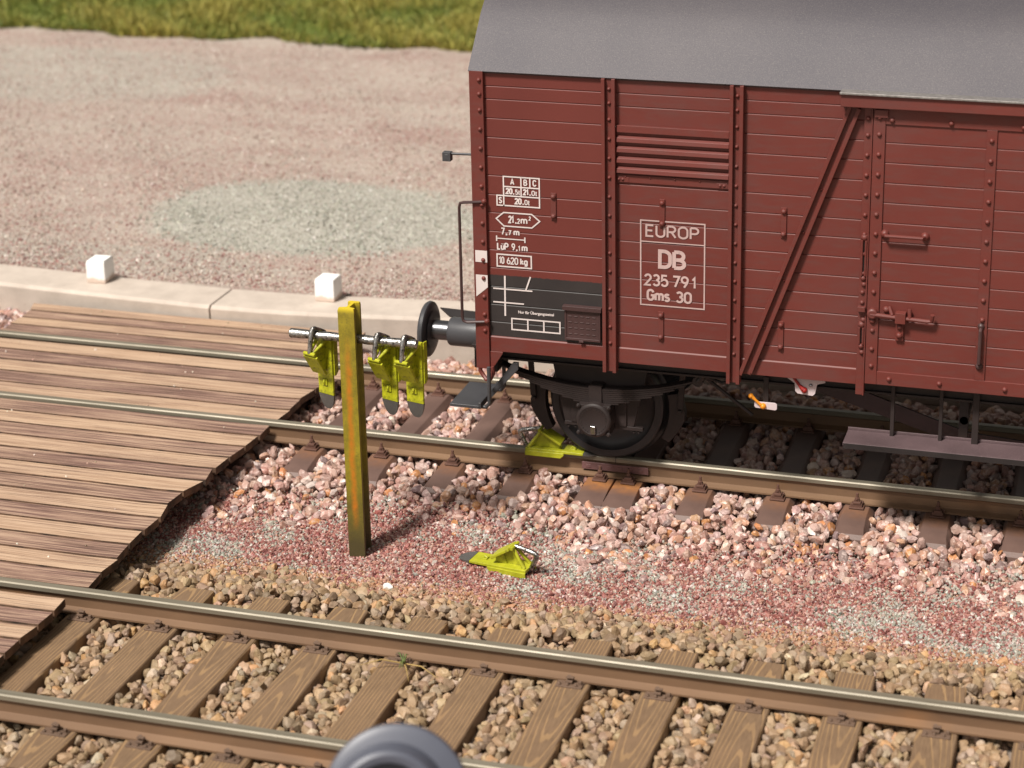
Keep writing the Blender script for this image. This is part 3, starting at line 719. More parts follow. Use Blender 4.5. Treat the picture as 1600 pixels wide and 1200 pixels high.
# ------------------------------------------------------------ rack post with bar
pr_ = tag(empty('skid_rack', (-1.713, -2.535, -.36)), 'weathered yellow rail post with rust streak and silver crossbar, standing in the grit', 'rack')
m = MB(); H = 2.15
def ipoly(w1, w2, dpt, tf, tw):
    return [(-w1, 0), (w1, 0), (w1, tf), (tw, tf+.018), (tw, dpt-tf-.018), (w2, dpt-tf), (w2, dpt-.006), (w2-.012, dpt), (-w2+.012, dpt), (-w2, dpt-.006), (-w2, dpt-tf), (-tw, dpt-tf-.018), (-tw, tf+.018), (-w1, tf)]
poly = ipoly(.068, .050, .20, .030, .014)
rings = [[(x+.0, y, z) for x, y in poly] for z in np.linspace(0, H-.02, 14)]+[[(x*.93, y*.96+.004, H) for x, y in poly]]
m.loft(rings); m.build('post', M['post'], pr_, smooth=35)
m = MB(); pts = [(-.50, 0, 0), (-.49, 0, 0)]
r_ = np.random.default_rng(9); L = np.linspace(-.53, .55, 22)
L[1] = L[0]+.010; L[-2] = L[-1]-.010
m.tube([(x, r_.uniform(-.002, .002), r_.uniform(-.002, .002)) for x in L], [.024]+[.037+r_.uniform(-.003, .003) for _ in L[2:]]+[.024], 14)
b_ = m.build('bar', M['silver'], pr_); b_.location = (0, BY+2.535, BZ+.36); b_.rotation_euler.y = R(.0)

# ------------------------------------------------------------ goods wagon
W = tag(empty('goods_wagon', (2.875, C1, 0)), 'oxide red covered goods wagon with grey roof and white lettering standing on the far track', 'goods wagon')
OX, OY = 2.875, C1
W.location = (0, 0, 0)       # parts are modelled in track coordinates
XL, XR, YS, YB = -1.0, 6.75, -1.40, 1.33
ZL = [1.24, 1.368, 1.52, 1.677, 1.837, 1.991, 2.148, 2.307, 2.459, 2.618, 2.775, 2.934, 3.091, 3.248, 3.354, 3.475]
def planks(m, x0, x1, y, zs, sgn=-1, g=.0078, d=.008, mi=0):
    """grooved boarding: profile swept along x"""
    pr = []
    for a, b in zip(zs[:-1], zs[1:]):
        pr += [(y-sgn*d, a), (y, a+.004), (y, b-g)]
    pr += [(y-sgn*d, zs[-1])]
    back = y-sgn*.05
    poly = pr+[(back, zs[-1]), (back, zs[0])]
    m.prism(poly, 0, x0, x1, mi)
POST = [(.062, .175), (1.085, 1.193)]
m = MB(); planks(m, -.915, .07, YS, ZL); bay = m.build('side_boarding', M['redp'], W, smooth=15)
for a_, b_, zz_ in ((.17, 1.09, [1.24]+ZL[1:10]+[2.66]), (.17, 1.09, [3.091, 3.248, 3.354, 3.475]), (1.19, 2.12, ZL), (3.9, 6.68, ZL)):
    m = MB(); planks(m, a_, b_, YS, zz_); m.build('side_boarding', M['red'], W, smooth=15)
m = MB(); m.box(XL+.005, XR-.005, YS+.045, YB, 1.12, 3.47); m.build('body_core', M['red'], W)
for a, b in ((-.91, .062), (.175, 1.085), (1.193, 2.118), (3.98, 6.68)):
    m = MB(); m.prism([(YS+.03, 1.11), (YS-.012, 1.11), (YS-.012, 1.232), (YS-.004, 1.243), (YS+.03, 1.243)], 0, a, b)
    m.build('side_sill', M['red'], W, bevel=.002, seg=1)
rivz = [(a+b)/2 for a, b in zip(ZL[:-1], ZL[1:])]
# corner post
m = MB(); m.box(XL-.012, -.912, YS-.034, YS+.05, .955, 3.478)
m.box(XL-.03, XL+.0, YS-.03, YS+.10, .955, 3.478)
for zz in rivz: m.rivet(-.945, YS-.034, zz-.01, .020)
for zz in (2.405, 1.378): m.rivet(-.925, YS-.040, zz, .024)
m.prism([(-.912, 1.11), (-.80, 1.11), (-.80, 1.098), (-.872, .985), (-.912, .955)], 1, YS-.020, YS-.002)
cpst = m.build('corner_post', M['red'], W, bevel=.004, seg=1)
m = MB(); zq = YS-.0365
m.add([(-1.0125, zq, 1.885), (-.9117, zq, 1.885), (-.9117, zq, 1.985), (-1.0125, zq, 1.985)], [(0, 1, 2, 3)])
m.add([(-1.0125, zq, 1.585), (-.9117, zq, 1.672), (-.9117, zq, 1.776), (-1.0125, zq, 1.776)], [(0, 1, 2, 3)])
m.build('white_mark', M['white'], cpst)
m = MB(); m.tube([(-1.0, YS-.01, .965), (-1.005, YS-.01, .93), (-.985, YS-.01, .895), (-.945, YS-.03, .858), (-.910, YS-.03, .868), (-.885, YS-.03, .92), (-.895, YS-.03, .975)], .019, 8)
m.build('rope_ring', M['red'], W)
# channel posts
def post(x0, x1, z0=1.028, z1=3.472, nm='side_post'):
    m = MB(); m.box(x0, x1, YS-.016, YS+.03, z0, z1)
    m.box(x0, x0+.030, YS-.055, YS-.014, z0, z1); m.box(x1-.030, x1, YS-.055, YS-.014, z0, z1)
    for zz in rivz: m.rivet((x0+x1)/2, YS-.016, zz-.03, .017)
    return m.build(nm, M['red'], W, bevel=.005)
for a, b in POST+[(4.57, 4.678), (5.58, 5.688)]: post(a, b)
m = MB(); m.box(6.65, 6.76, YS-.034, YS+.05, .955, 3.478)
for zz in rivz: m.rivet(6.71, YS-.034, zz, .02)
m.build('corner_post', M['red'], W, bevel=.004, seg=1)
# door posts
for (a, b) in ((2.118, 2.186), (3.98, 4.05)):
    m = MB(); m.box(a, b, YS-.030, YS+.03, 1.031, 3.36); m.box(b-.012, b, YS-.048, YS-.028, 1.031, 3.36)
    for zz in rivz[4:]: m.rivet((a+b)/2-.004, YS-.030, zz-.03, .019)
    m.rivet((a+b)/2-.004, YS-.030, 1.80, .019)
    if a < 3:
        for z0, z1 in ((2.02, 2.31), (1.46, 1.60)):
            m.tube([(a+.018, YS-.044, z0), (a+.018, YS-.050, z1)], .010, 8); m.tube([(a+.048, YS-.044, z0), (a+.048, YS-.050, z1)], .010, 8)
            m.rivet(a+.033, YS-.03, z1+.02, .030); m.rivet(a+.033, YS-.03, z0-.02, .024)
            m.rivet(a+.04, YS-.03, z0-.07, .022)
        m.box(a+.0, a+.06, YS-.075, YS-.028, 1.735, 1.775); m.rivet(a+.045, YS-.03, 1.66, .024)
    m.build('door_post', M['red'], W, bevel=.003, seg=1)
m = MB(); 
for z0, z1 in ((2.035, 2.295), (1.475, 1.585)): m.box(2.118+.024, 2.118+.042, YS-.036, YS-.029, z0, z1)
m.build('slot', M['black'], W)
# diagonal braces
def brace(xt, xb, flip=1):
    m = MB(); zt, zb = 3.356, 1.118
    d = Vector((xt-xb, 0, zt-zb)); L_ = d.length; ang = math.atan2(d.x, d.z)
    T = Matrix.Translation((xb, 0, zb)) @ Matrix.Rotation(ang, 4, 'Y')
    m.box(-.048, .048, YS-.014, YS+.02, .0, L_, T=T); m.box(-.050, -.020, YS-.050, YS-.012, -.02, L_, T=T); m.box(.020, .050, YS-.050, YS-.012, .03, L_, T=T)
    for q in (.18, .36, .54, .70): 
        p_ = T @ Vector((0, 0, L_*q)); m.rivet(p_.x, YS-.014, p_.z, .012)
    return m.build('diagonal_brace', M['red'], W, bevel=.005)
brace(2.045, 1.235); brace(4.12, 4.52)
# louvre ventilator
def louvre(x0, x1):
    root = MB(); root.box(x0, x1, YS+.0, YS+.04, 2.66, 3.091)
    o = root.build('ventilator', M['red'], W)
    m = MB(); m.prism([(YS+.0, 3.10), (YS-.028, 3.10), (YS-.030, 3.045), (YS+.0, 3.040)], 0, x0+.004, x1-.004)
    for zt in (3.025, 2.943, 2.858, 2.775):
        m.prism([(YS+.010, zt), (YS-.030, zt-.026), (YS-.036, zt-.058), (YS-.028, zt-.062), (YS+.010, zt-.030)], 0, x0+.004, x1-.004)
    m.prism([(YS, 2.700), (YS-.010, 2.698), (YS-.010, 2.635), (YS, 2.633)], 0, x0+.004, x1-.004)
    for q in (.02, .055, .08, .30, .52, .74, .92, .955):
        m.rivet(x0+(x1-x0)*q, YS-.010, 2.672-(.012 if q in (.02, .055, .92, .955) else -.012), .014 if q in (.02, .055, .92, .955) else .009)
    for q in (.02, .89): m.box(x0+(x1-x0)*q, x0+(x1-x0)*(q+.09), YS-.014, YS-.009, 2.637, 2.680)
    m.build('louvre_slats', M['red'], o, bevel=.003)
louvre(.177, 1.083); louvre(4.68, 5.578)
# small tie plates
for x, z0, z1 in ((-.35, 2.282, 2.505), (.545, 2.285, 2.515), (.537, 1.33, 1.575), (1.516, 2.27, 2.515), (1.511, 1.335, 1.58), (5.1, 2.28, 2.51), (6.2, 2.28, 2.51)):
    m = MB(); m.box(x-.022, x+.022, YS-.012, YS+.005, z0, z1)
    for zz in (z0+.03, z1-.03): m.rivet(x, YS-.012, zz, .022)
    m.build('tie_plate', M['red'], W, bevel=.002, seg=1)
# sliding door
YD = YS-.048
m = MB(); planks(m, 2.19, 3.95, YD+.014, [1.14]+ZL[1:-2]+[3.30])
dr = m.build('door', M['red'], W, smooth=15)
m = MB(); yb_, yf_ = YD+.02, YD
m.box(2.19, 2.282, yf_, yb_, 1.136, 3.362); m.box(3.868, 3.95, yf_, yb_, 1.136, 3.362); m.box(3.032, 3.112, yf_+.001, yb_, 1.246, 3.236)
m.box(2.282, 3.868, yf_+.0012, yb_, 3.236, 3.362); m.box(2.282, 3.868, yf_+.0012, yb_, 1.136, 1.246)
m.box(2.20, 2.30, yf_-.022, yf_-.001, 3.29, 3.350)
for zz in rivz[:14]:
    m.rivet(2.237, yf_, zz-.015, .020); 
    if 1.75 < zz < 3.2: m.rivet(3.072, yf_, zz-.015, .020)
for xx in (2.36, 2.75, 3.25, 3.6): m.rivet(xx+.02, yf_, 1.19, .021)
for xx in (2.33, 2.77, 3.3, 3.7): m.rivet(xx, yf_, 3.27, .021)
m.build('door_frame', M['red'], dr, bevel=.003, seg=1)
m = MB(); m.tube([(2.30, yf_+.0, 2.372), (2.315, yf_-.045, 2.372), (2.60, yf_-.045, 2.372), (2.615, yf_, 2.372)], .014, 8)
m.rivet(2.305, yf_+.012, 2.372, .034); m.rivet(2.612, yf_+.012, 2.372, .034); m.build('handle', M['red'], dr)
m = MB(); m.tube([(3.066, yf_, 1.68), (3.066, yf_-.04, 1.665), (3.066, yf_-.045, 1.40), (3.066, yf_, 1.375)], .014, 8)
m.rivet(3.066, yf_+.004, 1.690, .028); m.rivet(3.066, yf_+.004, 1.362, .030); m.build('handle', M['hatch'], dr)
m = MB(); m.tube([(2.22, yf_-.03, 1.725), (2.66, yf_-.035, 1.705), (2.692, yf_-.037, 1.712), (2.70, yf_-.045, 1.765)], .018, 8)
m.lathe([(-.012, .042), (.035, .042), (.045, .03)], (2.235, yf_, 1.728), (0, -1, 0), 14)
m.box(2.415, 2.495, yf_-.06, yf_+.01, 1.675, 1.760); m.box(2.418, 2.478, yf_-.012, yf_+.012, 1.52, 1.68)
m.rivet(2.448, yf_-.012, 1.635, .024); m.rivet(2.448, yf_-.012, 1.565, .026)
m.rivet(2.34, yf_, 1.765, .028); m.tube([(2.36, yf_, 1.79), (2.39, yf_-.03, 1.73)], .016, 8); m.tube([(2.52, yf_-.02, 1.79), (2.525, yf_-.035, 1.715)], .016, 8); m.rivet(2.235, yf_, 1.665, .026)
m.build('latch', M['red'], dr, bevel=.002, seg=1)
# door runner beam under the eave
m = MB(); m.box(1.945, 4.2, YS-.115, YS+.0, 3.368, 3.466); m.build('door_runner', M['red'], W, bevel=.006)
m = MB(); m.box(1.94, 4.21, YS-.135, YS+.0, 3.4665, 3.484); m.build('runner_cover', M['rooflip'], W, bevel=.004)
# roof
prof = [(-1.432, 3.476), (-1.31, 3.612), (-1.19, 3.745), (-1.075, 3.872), (-.95, 3.975), (-.78, 4.07), (-.55, 4.155), (-.28, 4.205), (-.036, 4.218)]
prof = prof+[(2*C1-a, b) for a, b in prof[-2::-1]]
inner = [(a*.97, b-.028) for a, b in prof[::-1]]
m = MB(); rings = []
for x in (-1.036, 6.79): rings.append([(x, a, b) for a, b in prof+inner])
m.loft(rings, caps=False)
n = len(prof)
for k_, ring in enumerate(rings):
    for i in range(n-1): m.add([ring[i], ring[i+1], ring[2*n-2-i], ring[2*n-1-i]], [(0, 1, 2, 3)])
rf = m.build('roof', M['roof'], W, smooth=35)
m = MB(); pl = [(a*.985, b-.03) for a, b in prof]
for x0, x1 in ((XL, XL+.04), (XR-.04, XR)): m.prism(pl+[(1.30, 3.40), (-1.37, 3.40)], 0, x0, x1)
m.build('gable', M['red'], W)
# end wall boarding with posts
m = MB()
for x in (XL-.004, XR-.036):
    for a, b in zip(ZL[:-1], ZL[1:]): m.box(x, x+.04, YS+.10, YB-.02, a+.006, b-.006)
    for y in (-.55, .48): m.box(x-.05 if x < 0 else x, x+.04 if x < 0 else x+.09, y-.05, y+.05, 1.0, 3.47)
m.build('end_boarding', M['red'], W, bevel=.003, seg=1)

# lettering ---------------------------------------------------
def text_mesh(s, bold=0.0):
    cu = bpy.data.curves.new('t', 'FONT'); cu.body = s; cu.resolution_u = 4; cu.offset = bold; cu.fill_mode = 'FRONT'
    o = bpy.data.objects.new('t', cu); COL.objects.link(o); bpy.context.view_layer.update()
    me = bpy.data.meshes.new_from_object(o.evaluated_get(bpy.context.evaluated_depsgraph_get()))
    V = np.array([v.co[:2] for v in me.vertices]); F = [tuple(p.vertices) for p in me.polygons]
    bpy.data.objects.remove(o); bpy.data.curves.remove(cu); bpy.data.meshes.remove(me); return V, F
YT = YS-.0035
def ln(m, x0, z0, x1, z1, wd=.009, y=YT-.001):
    d = Vector((x1-x0, z1-z0)); n_ = Vector((-d.y, d.x)).normalized()*wd/2; e = d.normalized()*wd/2
    p = [(x0-e.x+n_.x, z0-e.y+n_.y), (x1+e.x+n_.x, z1+e.y+n_.y), (x1+e.x-n_.x, z1+e.y-n_.y), (x0-e.x-n_.x, z0-e.y-n_.y)]
    m.add([(a, y, b) for a, b in p], [(0, 1, 2, 3)])
def rect(m, x0, x1, z0, z1, wd=.009):
    ln(m, x0, z0, x1, z0, wd); ln(m, x0, z1, x1, z1, wd); ln(m, x0, z0, x0, z1, wd, YT-.0015); ln(m, x1, z0, x1, z1, wd, YT-.0015)
def arc(cx, cy, rx, ry, a, b, n=12): return [(cx+rx*math.cos(R(t)), cy+ry*math.sin(R(t))) for t in np.linspace(a, b, n)]
six = arc(.25, .28, .25, .28, 90, 450, 20)
GL = {
 '0': (.5, [arc(.25, .72, .25, .28, 0, 180)+arc(.25, .28, .25, .28, 180, 360)+[(.5, .72)]]),
 '1': (.30, [[(.0, .74), (.22, 1.0), (.22, 0)]]),
 '2': (.5, [arc(.25, .73, .24, .27, 170, -25, 12)+[(.0, .0), (.5, .0)]]),
 '3': (.5, [arc(.25, .755, .22, .245, 155, -90, 12), arc(.25, .26, .25, .26, 90, -155, 12)]),
 '5': (.5, [[(.46, 1), (.06, 1), (.03, .52)]+arc(.24, .315, .26, .315, 118, -150, 12)]),
 '6': (.5, [six, [(.01, .34), (.05, .55), (.30, 1.0)]]),
 '7': (.5, [[(.0, 1), (.5, 1), (.16, 0)]]),
 '9': (.5, [[(.5-x, 1-y) for x, y in six], [(.49, .66), (.45, .45), (.20, .0)]]),
 '.': (.09, [[(.045, .0), (.045, .07)]]),
 'A': (.56, [[(0, 0), (.28, 1), (.56, 0)], [(.10, .3), (.46, .3)]]),
 'B': (.5, [[(0, 0), (0, 1)], [(0, 1), (.24, 1)]+arc(.24, .755, .22, .245, 90, -90, 8)+[(0, .51)], [(.24, .51)]+arc(.24, .255, .26, .255, 90, -90, 8)+[(0, 0)]]),
 'C': (.5, [arc(.25, .72, .25, .28, 10, 180, 9)+arc(.25, .28, .25, .28, 180, 350, 9)]),
 'S': (.5, [arc(.25, .76, .23, .24, 20, 235, 10)+arc(.25, .25, .25, .25, 60, -160, 12)]),
 'E': (.44, [[(.44, 1), (0, 1), (0, 0), (.44, 0)], [(0, .52), (.38, .52)]]),
 'U': (.5, [[(0, 1)]+arc(.25, .26, .25, .26, 180, 360, 10)+[(.5, 1)]]),
 'R': (.5, [[(0, 0), (0, 1)], [(0, 1), (.26, 1)]+arc(.26, .745, .22, .255, 90, -90, 8)+[(0, .49)], [(.24, .49), (.5, 0)]]),
 'P': (.48, [[(0, 0), (0, 1)], [(0, 1), (.26, 1)]+arc(.26, .735, .22, .265, 90, -90, 8)+[(0, .47)]]),
 'O': (.54, [arc(.27, .70, .27, .30, 0, 180)+arc(.27, .30, .27, .30, 180, 360)+[(.54, .70)]]),
 'D': (.5, [[(0, 0), (0, 1), (.20, 1)]+arc(.20, .70, .30, .30, 90, 0, 7)+arc(.20, .30, .30, .30, 0, -90, 7)+[(0, 0)]]),
 'G': (.5, [arc(.25, .72, .25, .28, 10, 180, 9)+arc(.25, .28, .25, .28, 180, 350, 9)+[(.5, .47), (.28, .47)]]),
 'L': (.4, [[(0, 1), (0, 0), (.4, 0)]]),
 'm': (.64, [[(0, .66), (0, 0)], [(0, .5)]+arc(.16, .48, .16, .17, 160, 0, 6)+[(.32, 0)], [(.32, .5)]+arc(.48, .48, .16, .17, 160, 0, 6)+[(.64, 0)]]),
 's': (.34, [arc(.17, .50, .16, .15, 20, 240, 8)+arc(.17, .17, .17, .17, 60, -160, 9)]),
 '\u00fc': (.38, [[(0, .66)]+arc(.19, .19, .19, .19, 180, 360, 8)+[(.38, .66)], [(.38, .2), (.38, 0)], [(.09, .84), (.09, .92)], [(.29, .84), (.29, .92)]]),
 'k': (.36, [[(0, 1), (0, 0)], [(.34, .66), (.02, .28)], [(.14, .40), (.36, 0)]]),
 'g': (.38, [arc(.19, .47, .19, .19, 0, 180, 8)+arc(.19, .19, .19, .19, 180, 360, 8)+[(.38, .47)], [(.38, .66), (.38, -.06)]+arc(.19, -.06, .19, .17, 0, -150, 8)]),
 't': (.26, [[(.09, .92), (.09, .10), (.14, 0), (.26, 0)], [(0, .66), (.26, .66)]]),
}
YSTEP = [0]
def strip(m, P, w_, y):
    P = [Vector(p) for p in P]; n = len(P); L_ = []; Rr = []
    closed = (P[0]-P[-1]).length < 1e-4
    for i in range(n):
        a = P[i-1] if i else (P[-2] if closed else P[0]); b = P[i+1] if i < n-1 else (P[1] if closed else P[-1])
        d1 = (P[i]-a); d2 = (b-P[i]); d1 = d1.normalized() if d1.length > 1e-7 else d2.normalized(); d2 = d2.normalized() if d2.length > 1e-7 else d1
        nn = Vector((-d1.y-d2.y, d1.x+d2.x)); nn = nn.normalized() if nn.length > 1e-5 else Vector((-d1.y, d1.x))
        k_ = 1/max(.5, nn.dot(Vector((-d1.y, d1.x)))); L_.append(P[i]+nn*w_/2*k_); Rr.append(P[i]-nn*w_/2*k_)
    m.add([(p.x, y, p.y) for p in L_+Rr], [(i, i+1, n+i+1, n+i) for i in range(n-1)])
def put(m, txt, x0, x1, z0, z1, st=.011, y=None):
    """stencil style stroke lettering fitted into a rectangle"""
    if txt == '.':
        m.add([(x0, YT-.002, z0), (x1, YT-.002, z0), (x1, YT-.002, z1), (x0, YT-.002, z1)], [(0, 1, 2, 3)]); return
    wid = 0; it = []
    for ch in txt:
        if ch == ' ': wid += .30; continue
        gw, st_ = GL[ch]; it.append((wid, gw, st_)); wid += gw+.20
    wid -= .20; hz = z1-z0; sx = (x1-x0-st)/wid; sz = hz-st
    for off_, gw, strokes in it:
        for P in strokes:
            YSTEP[0] = (YSTEP[0]+1) % 7
            strip(m, [(x0+st/2+(off_+px)*sx, z0+st/2+pz*sz) for px, pz in P], st, YT-.00025*YSTEP[0])
def put_small(m, s_, x0, x1, z0, z1, bold=.03, y=YT):
    V, F = text_mesh(s_, bold); a = V.min(0); b = V.max(0); q = (V-a)/(b-a)
    m.add([(x0+u*(x1-x0), y, z0+v*(z1-z0)) for u, v in q], F)
m = MB(); wd = .011
rect(m, -.768, -.467, 2.372, 2.615, wd); ln(m, -.768, 2.532, -.467, 2.532, wd, YT-.002); ln(m, -.825, 2.455, -.467, 2.455, wd, YT-.002)
ln(m, -.620, 2.455, -.620, 2.615, wd, YT-.0025); ln(m, -.545, 2.532, -.545, 2.615, wd, YT-.0025); ln(m, -.825, 2.372, -.825, 2.455, wd, YT-.0025); ln(m, -.825, 2.372, -.768, 2.372, wd, YT-.0015)
put(m, 'A', -.712, -.676, 2.547, 2.602, .010); put(m, 'B', -.600, -.567, 2.547, 2.602, .010); put(m, 'C', -.523, -.490, 2.547, 2.602, .010)
put(m, '20', -.752, -.692, 2.468, 2.521, .012); put(m, '.', -.688, -.678, 2.468, 2.480, .008); put(m, '5t', -.672, -.628, 2.468, 2.512, .008)
put(m, '21', -.606, -.556, 2.468, 2.521, .012); put(m, '.', -.550, -.540, 2.468, 2.480, .008); put(m, '0t', -.534, -.484, 2.468, 2.512, .008)
put(m, 'S', -.812, -.782, 2.387, 2.442, .011); put(m, '20', -.678, -.616, 2.387, 2.442, .012); put(m, '.', -.610, -.600, 2.387, 2.399, .008); put(m, '0t', -.594, -.548, 2.387, 2.432, .008)
hx = [(-.836, 2.258), (-.772, 2.312), (-.535, 2.312), (-.468, 2.258), (-.535, 2.198), (-.772, 2.198), (-.836, 2.258), (-.772, 2.312)]
strip(m, hx[:7], .011, YT-.001)
put(m, '21', -.735, -.684, 2.224, 2.290, .013); put(m, '.', -.676, -.664, 2.224, 2.238, .010); put(m, '2', -.660, -.634, 2.224, 2.270, .009); put(m, 'm', -.630, -.572, 2.224, 2.290, .012); put(m, '2', -.562, -.542, 2.258, 2.294, .008)
put(m, '7', -.800, -.765, 2.120, 2.184, .011); put(m, '.', -.758, -.744, 2.120, 2.136, .010); put(m, '7', -.738, -.710, 2.120, 2.166, .010); put(m, 'm', -.692, -.640, 2.122, 2.182, .012)
ln(m, -.836, 2.090, -.596, 2.090, .009); ln(m, -.836, 2.072, -.836, 2.108, .011, YT-.002); ln(m, -.596, 2.072, -.596, 2.108, .011, YT-.002)
put(m, 'L\u00fcP', -.836, -.735, 1.992, 2.056, .012); put(m, '9', -.712, -.680, 1.992, 2.056, .010); put(m, '.', -.672, -.660, 1.992, 2.006, .009); put(m, '1', -.656, -.636, 1.992, 2.040, .009); put(m, 'm', -.626, -.574, 1.992, 2.056, .012)
rect(m, -.836, -.545, 1.852, 1.955, .012); put(m, '10', -.822, -.774, 1.873, 1.936, .010); put(m, '620', -.755, -.656, 1.873, 1.936, .010); put(m, 'kg', -.640, -.575, 1.875, 1.936, .012)
ln(m, -.777, 1.432, -.774, 1.765, .014); ln(m, -.870, 1.658, -.546, 1.658, .012, YT-.002); ln(m, -.872, 1.541, -.620, 1.541, .012, YT-.002); ln(m, -.596, 1.662, -.556, 1.775, .012, YT-.003)
put_small(m, 'Nur f\u00fcr \u00dcbergangszettel', -.665, -.360, 1.449, 1.486, .03)
rect(m, -.721, -.310, 1.312, 1.408, .012); ln(m, -.584, 1.312, -.584, 1.408, .012, YT-.002); ln(m, -.447, 1.312, -.447, 1.408, .012, YT-.002)
m.build('lettering', M['white'], W, smooth=0)
m = MB(); rect(m, .370, .890, 1.625, 2.332, .011); ln(m, .370, 2.158, .890, 2.158, .009, YT-.002)
put(m, 'EUROP', .408, .846, 2.196, 2.302, .016)
put(m, 'DB', .512, .742, 1.938, 2.100, .030)
put(m, '235', .397, .598, 1.786, 1.890, .017); put(m, '79', .628, .764, 1.786, 1.890, .017); put(m, '1', .786, .826, 1.786, 1.890, .017); put(m, 'Gms', .418, .612, 1.660, 1.762, .019); put(m, '30', .655, .790, 1.660, 1.760, .018)
m.build('lettering', M['white2'], W, smooth=0)
# label board
m = MB(); m.box(-.262, .040, YS-.030, YS, 1.275, 1.535); m.box(-.275, .052, YS-.055, YS, 1.535, 1.572)
m.box(-.262, -.245, YS-.036, YS-.028, 1.275, 1.535); m.box(.023, .040, YS-.036, YS-.028, 1.275, 1.535); m.box(-.262, .040, YS-.037, YS-.028, 1.275, 1.295)
for j in range(4):
    for i in range(5): m.box(-.232+i*.05, -.200+i*.05, YS-.034, YS-.029, 1.325+j*.05, 1.335+j*.05)
m.box(-.14, -.10, YS-.045, YS-.03, 1.262, 1.28)
m.build('label_board', M['hatch'], W, bevel=.003, seg=1)
# handrail, lamp bracket, end step plate
m = MB(); yh = YS-.045
m.tube([(-.925, YS-.036, 2.405), (-.95, yh, 2.400), (-1.09, yh-.005, 2.388), (-1.125, yh-.005, 2.380), (-1.135, yh-.005, 2.345), (-1.135, yh-.005, 1.40), (-1.125, yh-.005, 1.368), (-1.095, yh-.005, 1.358), (-.95, yh, 1.372), (-.925, YS-.036, 1.378)], .0125, 8)
m.build('handrail', M['hatch'], W)
m = MB(); m.tube([(-1.0, YS+.02, 2.775), (-1.22, YS+.0, 2.775)], .011, 8); m.box(-1.275, -1.205, YS-.03, YS+.03, 2.715, 2.79); m.box(-1.255, -1.225, YS-.034, YS-.028, 2.73, 2.775)
m.build('lamp_bracket', M['steel'], W, bevel=.003, seg=1)
m = MB()
for i in range(5): m.box(-1.14+i*.03, -1.125+i*.03, -1.0, -.6, 1.745, 1.765)
m.box(-1.15, -.99, -1.0, -.985, 1.74, 1.768); m.box(-1.15, -.99, -.615, -.6, 1.74, 1.768); m.build('end_step', M['black'], W)
# underframe
m = MB()
for y in (-1.22, 1.12): m.box(-.95, 6.72, y-.030, y+.035, 1.0, 1.118); m.box(-.95, 6.72, y-.06, y+.005, .99, 1.008)
for x in (-.98, 6.66): m.box(x, x+.09, -1.30, 1.20, .88, 1.16)
for x in (.9, 1.9, 2.88, 3.8, 4.9): m.box(x-.04, x+.04, -1.18, 1.1, .95, 1.11)
for y in (-.45, .38): m.box(-.95, 6.7, y-.03, y+.03, .95, 1.11)
m.box(-.98, 6.73, YS+.03, YB-.02, 1.112, 1.128)
m.build('underframe', M['dark'], W, bevel=.003, seg=1)
def buffer(x, y, s):
    root = MB(); root.lathe([(.0, .19), (.03, .19), (.031, .125), (.40, .125), (.415, .118), (.42, .09)], (x, y, 1.047), (s, 0, 0), 40)
    o = root.build('buffer', M['steel'], W, smooth=40)
    m = MB(); m.lathe([(.38, .085), (.60, .085)], (x, y, 1.047), (s, 0, 0), 32); m.build('plunger', paint('buffer_plunger_polished', (.16, .16, .17), .28, .1, 0, 0, .9), o)
    m = MB(); m.lathe([(.575, .10), (.585, .18), (.590, .225), (.600, .240), (.622, .245), (.640, .235), (.652, .15), (.656, .0)], (x, y, 1.047), (s, 0, 0), 48)
    m.lathe([(.568, .09), (.574, .165), (.578, .09)], (x, y, 1.047), (s, 0, 0), 40); m.build('buffer_head', M['steel'], o, smooth=30)
buffer(-1.03, -.875, -1); buffer(-1.03, .80, -1); buffer(6.78, -.875, 1); buffer(6.78, .80, 1)
# coupling + hook
m = MB(); m.box(-1.20, -.98, -.12, .05, .93, 1.13); m.tube([(-1.15, C1, 1.05), (-1.30, C1, 1.05), (-1.38, C1, 1.0), (-1.36, C1, .94)], .035, 8)
m.box(-1.16, -1.02, -.70, -.60, .70, .93); m.box(-1.32, -1.0, -.78, -.46, .895, .925); m.box(-1.30, -1.12, -.70, -.60, .66, .90)
m.build('coupling', M['black'], W, bevel=.006)
# far side end plate seen behind the buffer
m = MB(); m.prism([(-1.82, -.10), (-1.05, -.16), (-1.05, -.30), (-1.66, -.30)], 2, .955, .967); m.build('gangway_plate', M['black'], W)
# shunter step at the corner
m = MB(); Ts = Matrix.Identity(4); m.box(-1.235, -.972, -1.545, -1.03, .635, .662); m.box(-.985, -.962, -1.545, -1.03, .635, .690)
for y in (-1.50, -1.10): m.tube([(-.97, y, .64), (-.93, y, .64), (-.90, y, .68), (-.90, y, 1.0)], .018, 8)
m.prism([(-1.0, .64), (-.955, .64), (-.70, .93), (-.70, .99), (-.745, .99)], 1, -1.33, -1.30)
m.build('step', M['steel'], W, bevel=.004)
